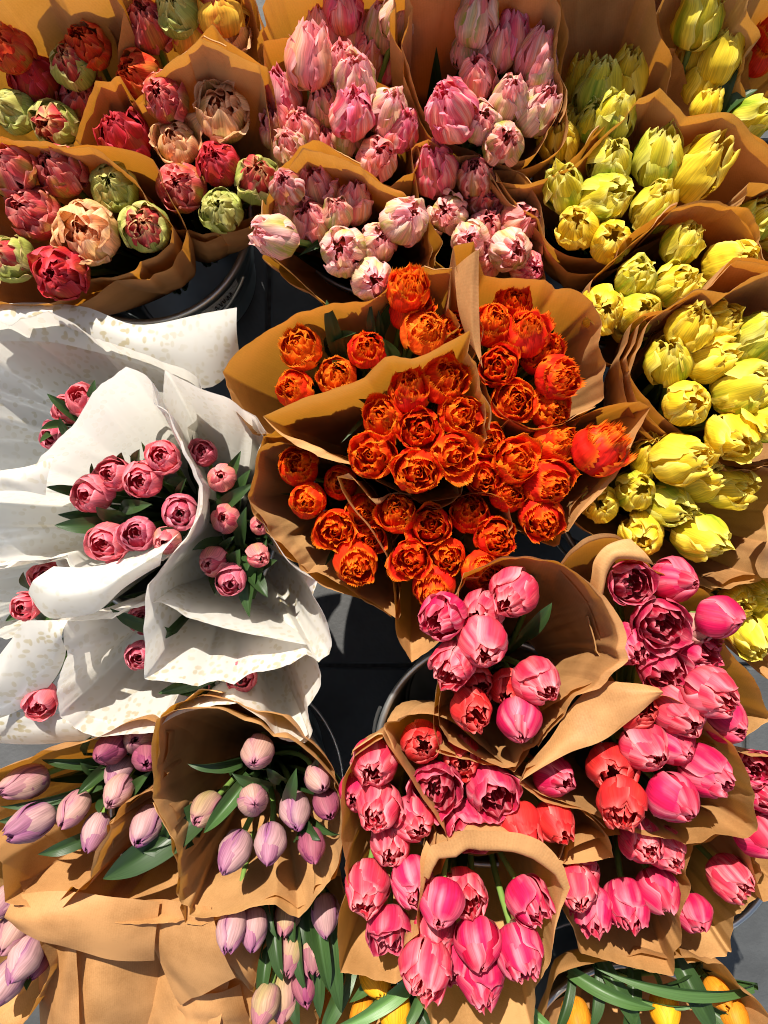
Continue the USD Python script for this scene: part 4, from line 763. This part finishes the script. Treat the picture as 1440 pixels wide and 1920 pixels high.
bunch(bucket='M', family='double', z=0.56, where='the upper right magenta bunch', paper='brown paper wrap with curled strips at its upper left, upper right magenta bunch',
      rim=[(1052, 1068, 1, 0.5), (1075, 1036, 2, 0.8), (1110, 1016, 2, 1.0), (1152, 1012, 2, 0.8), (1192, 1030, 2, 0.6), (1226, 1062, 1), (1280, 1090, 0), (1330, 1135, -1), (1362, 1215, -1), (1418, 1276, -1.5), (1445, 1352, -3), (1370, 1394, -4, 0, 1), (1300, 1395, -4), (1200, 1330, -3), (1140, 1260, -2), (1118, 1180, -1), (1085, 1110)], tilt=0.0, fz=0.545,
      fl='1183 1094 d -.1 0 1.05 1; 1266 1088 m .5 .1 1.12 1; 1237 1168 d 0 .05 1.12 1.5; 1352 1160 m .7 .1 1.05 2; 1175 1210 m .1 .3 1.05; 1302 1176 b .6 -.1 .7; 1300 1218 m .5 .2 1.05; 1238 1254 d .3 .4 1.05; 1362 1352 m', lean=(.2, .1), autoleaf=0.2,
      flaps=[([(1107, 1116, 0.565), (1113, 1060, 0.59), (1140, 1022, 0.597), (1183, 1010, 0.59)], [(1124, 1150, 0.565), (1137, 1085, 0.592), (1162, 1048, 0.60), (1226, 1060, 0.59)], 0.006)])
bunch(bucket='M', family='double', z=0.58, where='the big magenta bunch at the right', paper='brown paper wrap with a sunlit folded left flap and front corner, lower right',
      rim=[(975, 1470, -2), (988, 1440, -1), (1067, 1414, 0), (1142, 1385, 0.5), (1190, 1338, 1), (1242, 1303, 1.5, 0, 1), (1320, 1320, 1), (1370, 1385, 0), (1402, 1450, -1), (1420, 1505, -2), (1424, 1560, -3.5, 0, 1), (1400, 1573, -4), (1340, 1566, -4), (1284, 1584, -4.5, 0, 1), (1240, 1565, -4), (1150, 1540, -4), (1090, 1520, -4), (1030, 1500, -3.5)], tilt=0.0, fz=0.565, bell=1.3,
      fl='1192 1330 c .1 -.1 1.0; 1212 1404 p .1 .2 1.05; 1148 1440 c -.2 .1 1.12; 1166 1508 c -.15 .35 1.12 1; 1268 1500 m .25 .4 1.2 1; 1326 1449 m .4 .2 1.12; 1270 1400 m .2 .2 1; 1336 1300 p .35 .15 1.12 1.5; 1278 1338 p .1 .2 1.18 2', lean=(.1, .2), autoleaf=0.3,
      flaps=[([(975, 1466, 0.57), (1067, 1412, 0.585), (1142, 1383, 0.588), (1200, 1335, 0.592), (1243, 1302, 0.597)], [(985, 1436, 0.55), (1040, 1370, 0.56), (1075, 1320, 0.56), (1140, 1276, 0.575), (1235, 1290, 0.592)], 0.008)])
bunch(bucket='G', family='double', z=0.55, where='the middle magenta bunch', paper='brown paper wrap with a curled left rim and right flap, middle magenta bunch',
      rim=[(735, 1376, 1, 0.5), (752, 1350, 2, 0.6), (790, 1338, 2), (850, 1350, 1), (910, 1400, -1), (965, 1450, -1), (1010, 1485, -1), (1060, 1505, -1), (1110, 1528, -1.5), (1140, 1568, -2), (1149, 1607, -3, 0, 1), (1062, 1616, -4), (970, 1602, -4), (900, 1596, -4), (850, 1600, -3), (824, 1575, -2), (805, 1510, 0, 0.3), (770, 1452, 0.5, 0.4), (745, 1420, 1, 0.5)], tilt=0.0, fz=0.53,
      fl='790 1392 c 0 -.1 .98; 816 1474 d -.05 .1 1.16 1; 924 1484 d .05 .1 1.1; 877 1548 d .05 .25 1.1; 976 1552 c .1 .6 1.1; 1040 1542 c .3 .4 1; 866 1420 c 0 0 .95 -1; 1042 1456 m .3 0 1', autoleaf=0.2)
bunch(bucket='G', family='double', z=0.57, where='the left magenta bunch', paper='tall brown paper wrap with pointed bottom flap round the left magenta bunch',
      rim=[(717, 1384, 1), (664, 1420, 1), (646, 1490, 0), (640, 1560, 0), (637, 1620, -0.5), (632, 1706, -2), (634, 1770, -4), (638, 1824, -5.5, 0, 1), (690, 1832, -6), (742, 1845, -6, 0, 1), (758, 1829, -5.5), (781, 1730, -3), (812, 1640, -1), (826, 1590, 0), (806, 1520, 0.5), (770, 1460, 1), (740, 1415, 1)], tilt=0.0, fz=0.55, bell=1.35,
      fl='699 1432 p -.1 .05 1.08; 670 1484 m -.2 .1 .9 -1; 708 1512 p -.1 .2 1.02; 773 1538 p .2 .15 1.0; 731 1583 p 0 .2 1.0; 687 1664 p -.15 .35 1.15; 775 1656 m .25 .35 1.1; 731 1743 d 0 .75 1.02', lean=(0, .2), autoleaf=0.2)
bunch(bucket='G', family='double', z=0.595, where='the bottom centre bunch', paper='brown paper wrap with broad sunlit collar and sunlit front, bottom centre',
      rim=[(763, 1841, -3), (781, 1735, -1), (800, 1668, 0.5, 1.0), (824, 1634, 1, 2.2), (880, 1600, 2, 3.0), (950, 1597, 2, 3.0), (1002, 1613, 1.5, 2.8), (1052, 1670, 1, 1.2), (1045, 1712, 0, 0.5), (1034, 1788, -1.5), (1015, 1850, -3), (1003, 1893, -4.5), (998, 1935, -5.5, 0, 1), (935, 1960, -6), (870, 1950, -6), (818, 1925, -5.5, 0, 1), (785, 1880, -4.5)], tilt=0.0, fz=0.575, bell=1.35,
      fl='868 1678 p .1 .1 1.1; 827 1697 m -.1 .5 1.05; 992 1688 m .3 .35 1; 814 1752 p -.1 .7 1.05; 898 1770 m 0 .75 1.12 1; 973 1783 m .2 .75 1.1; 800 1816 p -.3 .5 1.1; 904 1836 m 0 .8 1; 850 1802 m 0 .7 .9 -1', lean=(0, .5), autoleaf=0.2)
bunch(bucket='M', family='double', z=0.50, where='the shaded magenta bunch', paper='brown paper wrap with broad plain front round the shaded magenta bunch',
      rim=[(1048, 1690), (1056, 1640, 1), (1070, 1600, 1), (1150, 1560, 1), (1240, 1560, 1), (1292, 1590, 0), (1288, 1650, -1), (1284, 1725, -2.5), (1264, 1832, -5, 0, 1), (1180, 1815, -5), (1090, 1786, -4, 0, 1), (1072, 1740, -2)], tilt=0.0, fz=0.48, bell=1.35,
      fl='1088 1636 p -.1 .1 1; 1082 1668 p -.1 .3 1 2; 1112 1706 m -.1 .7 1.05; 1175 1696 m 0 .6 1.1; 1236 1672 m .15 .6 1.12; 1203 1578 p .1 .2 1.05 2; 1248 1594 p .2 .3 1.0 2', lean=(0, .4), autoleaf=0.4)
bunch(bucket='M', family='double', z=0.465, where='the dark wrap at lower right', paper='dark brown paper wrap in shade at lower right, beside the grey slab',
      rim=[(1270, 1640), (1290, 1585, 1), (1345, 1560, 1), (1405, 1560, 1), (1425, 1620), (1425, 1680, -2), (1385, 1705, -3), (1362, 1790, -5, 0, 1), (1290, 1806, -5), (1265, 1740, -2)], tilt=0.0, fz=0.45,
      fl='1370 1648 p .3 .2 1.1; 1304 1718 m .1 .4 1', autoleaf=0.4)
bunch(bucket='M', family='double', z=0.50, where='the magenta bunch cut by the right edge', paper='brown paper wrap cut by the right edge, right of the big magenta bunch',
      rim=[(1378, 1405, 1), (1430, 1415, 1), (1520, 1450), (1540, 1600, -2), (1500, 1700, -4), (1430, 1690, -4), (1405, 1600, -2), (1388, 1500)], tilt=0.0,
      fl='1408 1442 d 0 0 1; 1428 1488 m .2 .1 1.05; 1424 1568 m .3 .4 1.15', autoleaf=0.4)
# ---- golden tulips, bottom edge
bunch(bucket='L', family='single', z=0.42, where='the golden bunch at bottom centre', paper='brown paper wrap of the golden bunch at bottom centre',
      rim=[(600, 1890), (660, 1800, 1), (740, 1800, 1), (800, 1850), (830, 1960), (760, 2060, -3), (640, 2060, -3), (590, 1980)], tilt=0.0, fz=0.41,
      fl='705 1838 y .2 .2 1.05; 740 1896 y 0 .7 1.15 1; 680 1910 o -.1 .6 1', autoleaf=0.5,
      leaves=[(735, 1850, 605, 1935, 16, 0, -2, 3.0), (700, 1880, 625, 1940, 14, 0, -2, 2.6), (780, 1880, 752, 1940, 12, 0, -2, 2.2), (640, 1850, 600, 1940, 18, 1, 0, 1.5), (790, 1890, 820, 1950, 14, 1, 0), (985, 1880, 1050, 1940, 13, 0, -2, 3.0), (720, 1800, 655, 1880, 15, 1, 0, 1.5)])
bunch(bucket='H', family='single', z=0.42, where='the golden bunch at bottom right', paper='dark brown paper wrap round the leafy golden bunch at bottom right',
      rim=[(1000, 1960), (1044, 1850, 1), (1096, 1815, 1), (1180, 1800, 1), (1270, 1800, 1), (1341, 1812, 1), (1385, 1850, 0.5), (1420, 1884), (1450, 1960), (1400, 2080, -3), (1200, 2130, -4), (1040, 2080, -3)], tilt=0.0, fz=0.38,
      fl='1247 1896 y -.1 .5 1.15; 1081 1912 o -.1 .5 1.05; 1376 1906 o .1 .5 1.05; 1347 1864 o .2 .3 .9', autoleaf=0.9,
      leaves=[(1310, 1832, 1110, 1812, 16, 0, -1, 1.7), (1120, 1840, 1230, 1890, 17, 0, -1, 2.0), (1150, 1840, 1205, 1940, 18, 1, 0, 1.4), (1290, 1840, 1340, 1935, 24, 0, -1, 1.2), (1230, 1870, 1318, 1880, 9, 0, -1, 2.4), (1110, 1850, 1100, 1940, 18, 1, 0, 1.2), (1180, 1860, 1170, 1950, 20, 1, 0, 1.4), (1350, 1900, 1420, 1950, 20, 1, 0, 1.2), (1270, 1820, 1190, 1850, 17, 1, 0, 1.0), (1060, 1860, 1040, 1940, 14, 1, 0)])
# ---- bunches standing behind, past the top edge of the picture
for _i, (_x, _fam, _v) in enumerate(((60, 'peony', 'p'), (360, 'peony', 'c'), (640, 'parrot', 'm'), (900, 'parrot', 'p'), (1150, 'yellow', 'y'), (1380, 'yellow', 'g'))):
    bunch(bucket='AABBCC'[_i] + 'x', family=_fam, z=(0.62, 0.58, 0.58, 0.60, 0.68, 0.62)[_i], where=['the far left rear wrap', 'the second rear wrap', 'the third rear wrap', 'the fourth rear wrap', 'the fifth rear wrap', 'the far right rear wrap'][_i],
          paper=['leftmost', 'second', 'third', 'fourth', 'fifth', 'rightmost'][_i] + ' brown paper wrap of the row standing behind, past the top edge',
          rim=[(_x - 130, -230), (_x - 90, -330, 1), (_x, -370, 2), (_x + 90, -330, 1), (_x + 130, -230), (_x + 80, -150, -1), (_x, -125, -1), (_x - 80, -150, -1)], tilt=0.0,
          fl=f'{_x - 40} -230 {_v}; {_x + 40} -250 {_v}; {_x} -190 {_v}', autoleaf=0)
BUCKETS.update({
    'Ax': (210, -120, 0.165, 'zinc bucket standing behind the top left bunches', 30, None),
    'Bx': (720, -120, 0.165, 'zinc bucket standing behind the pink parrot bunches', 50, None),
    'Cx': (1190, -120, 0.165, 'zinc bucket standing behind the top yellow bunches', 70, None)})


# ------------------------------------------------------------------ build
NAMES = {'peony': 'peony_tulip', 'parrot': 'parrot_tulip', 'yellow': 'yellow_parrot_tulip', 'fringed': 'fringed_tulip', 'rose': 'rose_tulip', 'lilac': 'lilac_tulip', 'double': 'double_tulip', 'single': 'tulip'}
WORDS = {
    'peony': dict(c='crimson double tulip', p='pink and green double tulip', q='green double tulip with crimson heart', g='pale green double tulip', o='open peach double tulip', r='red double tulip', y='yellow and red double tulip'),
    'parrot': dict(p='pink parrot tulip', m='bright pink parrot tulip', g='pink parrot tulip with green flames', w='pale pink parrot tulip', d='dusky pink parrot tulip'),
    'yellow': dict(y='yellow parrot tulip', g='yellow parrot tulip streaked green', v='greenish parrot tulip'),
    'fringed': dict(o='orange fringed tulip', l='light orange fringed tulip', r='red orange fringed tulip'),
    'rose': dict(p='rose pink tulip', m='mauve pink tulip', b='half closed pink tulip'),
    'lilac': dict(l='pale lilac tulip', v='violet edged tulip', g='greenish lilac tulip', d='deep purple tulip'),
    'double': dict(m='magenta double tulip', p='pale streaked pink double tulip', c='coral red double tulip', d='open deep magenta tulip', b='green tinged bud'),
    'single': dict(y='golden yellow tulip', o='dull orange tulip')}
ORD = ['', 'second', 'third', 'fourth', 'fifth', 'sixth', 'seventh', 'eighth', 'ninth', 'tenth']


def place_names(pts):
    """A phrase for each of some points of the photograph that tells it from the others."""
    n = len(pts)
    if n == 1:
        return ['']
    xs, ys = [p[0] for p in pts], [p[1] for p in pts]
    byy = sorted(range(n), key=lambda i: (pts[i][1], pts[i][0]))
    if max(xs) - min(xs) > 1.3 * (max(ys) - min(ys)):
        order, a, b = sorted(range(n), key=lambda i: pts[i][0]), 'leftmost', 'rightmost'
        frm = ('left', 'right')
    else:
        order, a, b, frm = byy, 'uppermost', 'lowest', ('top', 'bottom')
    names = {}
    for r, i in enumerate(order):
        if r == 0: names[i] = a
        elif r == n - 1: names[i] = b
        elif r <= (n - 1) // 2: names[i] = f'{ORD[r]} from {frm[0]}'
        else: names[i] = f'{ORD[n - 1 - r]} from {frm[1]}'
    return [names[i] for i in range(n)]


def parse(s):
    out = []
    for item in s.replace('\n', ' ').split(';'):
        q = item.split()
        if not q: continue
        out.append(dict(x=float(q[0]), y=float(q[1]), v=q[2], l=(float(q[3]), float(q[4])) if len(q) > 4 else None, s=float(q[5]) if len(q) > 5 else 1.0, dz=float(q[6]) if len(q) > 6 else 0.0))
    return out


for key, (px, py, r, label, han, stk) in BUCKETS.items():
    BK[key] = bucket(px, py, r, label, han, stk)

for bi, b in enumerate(BUNCHES):
    rng = random.Random(100 + bi)
    white = b.get('white', False)
    mat = WHITE if white else KRAFT[bi % 2]
    base_z = b['z']
    bc = BK[b['bucket']]
    rim = None
    if b.get('rim'):
        R0 = np.array([[p[0], p[1]] for p in b['rim']], float)
        cx, cy = R0.mean(0); hy = max(np.ptp(R0[:, 1]) / 2, 1)
        tilt = b.get('tilt', 0.025)
        rim_px = [(p[0], p[1], base_z - tilt * (p[1] - cy) / hy + (p[2] / 100 if len(p) > 2 else 0), p[3] if len(p) > 3 else 0, p[4] if len(p) > 4 else 0) for p in b['rim']]
        rim = dense(rim_px, 260)
    else:
        R0 = np.array([[f['x'], f['y']] for f in parse(b['fl'])]); cx, cy = R0.mean(0)
    mid = at(cx, cy, base_z)
    if 'neck' in b:
        neck = at(*b['neck'])
    else:
        neck = np.array([bc[0], bc[1], 0.15]) + 0.42 * np.array([mid[0] - bc[0], mid[1] - bc[1], 0])
    w = thing('paper_wrap', neck, label=b['paper'], category='paper wrap')
    if rim is not None:
        g, uv = funnel(rim, neck, 0.022, b.get('bell', 1.5), bi + 1, creases=14 if white else 10, cr=1.15 if white else 1.0)
        walls = g[:20].copy()
        k = b.get('seam', rng.randrange(260)) % len(rim)
        g, uv = seam(g, uv, k, rng.randrange(8, 18), bi)
        put_grid('sheet', g, mat, w, uv=uv.reshape(-1, 2), local=neck)
        for (gr, lo) in b.get('layers', []):
            rim2 = rim.copy(); rim2[:, 3] = 0
            g2, uv2 = funnel(rim2, neck, 0.026, b.get('bell', 1.5), bi + 51, gr, lo)
            g2, uv2 = seam(g2, uv2, (k + 60) % len(rim), 10, bi)
            put_grid('sheet', g2, mat, w, uv=uv2.reshape(-1, 2), local=neck)
    for fi, F in enumerate(b.get('flaps', [])):
        g3, uv3 = flap(F[0], F[1], bulge=F[2] if len(F) > 2 else 0.0, seed=bi * 7 + fi)
        put_grid('folded_flap', g3, mat, w, uv=uv3.reshape(-1, 2), local=neck)
    fl = parse(b['fl'])
    fam = b['family']
    T = TYPES[fam]
    fz = b.get('fz', base_z - 0.02)
    lean0 = b.get('lean', (0, 0)); fan = b.get('fan', 0.22)
    P, A, S = [], [], []
    ext = max(60, max(abs(f['x'] - cx) + abs(f['y'] - cy) for f in fl))
    for f in fl:
        s = f['s'] * rng.uniform(0.95, 1.06) * b.get('fs', 1.0)
        l = f['l'] or (lean0[0] + fan * (f['x'] - cx) / ext * 1.5 + rng.uniform(-0.2, 0.2), lean0[1] + fan * (f['y'] - cy) / ext * 1.5 + rng.uniform(-0.2, 0.2))
        if f['l']: l = (l[0] + rng.uniform(-0.1, 0.1), l[1] + rng.uniform(-0.1, 0.1))
        A.append(np.array([l[0], -l[1], 1.0])); S.append(s)
        P.append([f['x'], f['y'], fz + f['dz'] / 100 + rng.uniform(-0.006, 0.006)])
    P = np.array(P); Z0 = P[:, 2].copy()
    for _ in range(40):     # heads of one bunch press against each other rather than run through each other
        X = np.array([at(*p) for p in P]); moved = False
        for i in range(len(P)):
            for j in range(i):
                d = np.linalg.norm((X[i] - X[j]) * np.array([1, 1, 0.8]))
                need = 0.74 * T['R'] * (S[i] + S[j])
                if d < need:
                    up, dn = (i, j) if P[i, 2] >= P[j, 2] else (j, i)
                    P[up, 2] = min(P[up, 2] + 0.0012, Z0[up] + 0.014); P[dn, 2] = max(P[dn, 2] - 0.0016, Z0[dn] - 0.024); moved = True
        if not moved: break
    if rim is not None:     # a head that would sit behind its own paper is drawn up out of the cone
        rim_poly = Polygon(rim[:, :2]).buffer(0)
        for i in range(len(P)):
            if not rim_poly.contains(Point(P[i, 0], P[i, 1])): continue
            for up in np.arange(0, 0.085, 0.005):
                zc = P[i, 2] + up
                X = at(P[i, 0], P[i, 1], zc)
                q = []
                for c_ in range(0, walls.shape[1], 4):
                    col = walls[:, c_]
                    q.append((np.interp(zc, col[:, 2], col[:, 0]), np.interp(zc, col[:, 2], col[:, 1])))
                if Polygon(q).buffer(0).buffer(-0.45 * T['R'] * S[i]).contains(Point(X[0], X[1])):
                    P[i, 2] = zc; break
    words = [WORDS[fam][f['v']] for f in fl]
    label = {}
    for wd in set(words):
        ids = [i for i in range(len(fl)) if words[i] == wd]
        for i, ph in zip(ids, place_names([(fl[i]['x'], fl[i]['y']) for i in ids])):
            label[i] = f"{wd}, {ph + ' ' if ph else ''}in {b['where']}"
    tul = []
    for i, f in enumerate(fl):
        root = neck + np.array([0.014 * math.cos(i * 2.4), 0.014 * math.sin(i * 2.4), -0.05])
        c = at(*P[i])
        t, base = tulip(NAMES[fam], fam, f['v'], c, A[i], S[i], root, label[i], None, 1000 * bi + i)
        tul.append((t, root, base, P[i]))
        if b.get('autoleaf', 1) and rng.random() < b.get('autoleaf', 0.8):    # a leaf that stays down among the stems
            a = rng.uniform(0, 6.28); rr = rng.uniform(0.02, 0.05)
            tipp = base + np.array([math.cos(a) * rr, math.sin(a) * rr, rng.uniform(-0.05, 0.0)])
            p = bezier([root, root * 0.4 + base * 0.6 + np.array([math.cos(a), math.sin(a), 0]) * 0.02, tipp], 14)
            g, uv = leaf_grid(p, rng.uniform(0.014, 0.023), rng.uniform(0.3, 0.8), rng, rng.uniform(-0.6, 0.6), up=(math.cos(a + 1.6), math.sin(a + 1.6), 0.2))
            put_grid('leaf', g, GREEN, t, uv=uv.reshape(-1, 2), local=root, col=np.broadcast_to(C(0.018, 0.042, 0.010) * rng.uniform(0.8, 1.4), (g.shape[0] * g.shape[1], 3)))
    for lf in b.get('leaves', []):      # leaves the photograph shows: base pixel, tip pixel, half width in px, heights below the bunch's heads in cm
        x0, y0, x1, y1, wpx = lf[:5]; d0, d1 = (lf[5] - 0.8, lf[6] - 0.8) if len(lf) > 6 else (4.5, 0.5)
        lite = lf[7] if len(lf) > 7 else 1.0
        i = min(range(len(tul)), key=lambda q: (tul[q][3][0] - x0) ** 2 + (tul[q][3][1] - y0) ** 2)
        t, root, base, pp = tul[i]
        x0, y0 = x0 - 0.55 * (x1 - x0), y0 - 0.55 * (y1 - y0)
        p0, p1 = at(x0, y0, fz - d0 / 100 - 0.025), at(x1, y1, fz - d1 / 100)
        low = bezier([root, (root + p0) / 2 + np.array([0, 0, 0.03]), p0], 5)
        mid2 = (p0 + p1) / 2 + np.array([0, 0, 0.30 * np.linalg.norm(p1 - p0)])
        p = np.concatenate([low[:-1], bezier([p0, mid2, p1], 20)])
        g, uv = leaf_grid(p, wpx * (CAM_H - fz) / FPX * 1.08, rng.uniform(0.35, 0.85), rng, rng.uniform(-0.5, 0.5))
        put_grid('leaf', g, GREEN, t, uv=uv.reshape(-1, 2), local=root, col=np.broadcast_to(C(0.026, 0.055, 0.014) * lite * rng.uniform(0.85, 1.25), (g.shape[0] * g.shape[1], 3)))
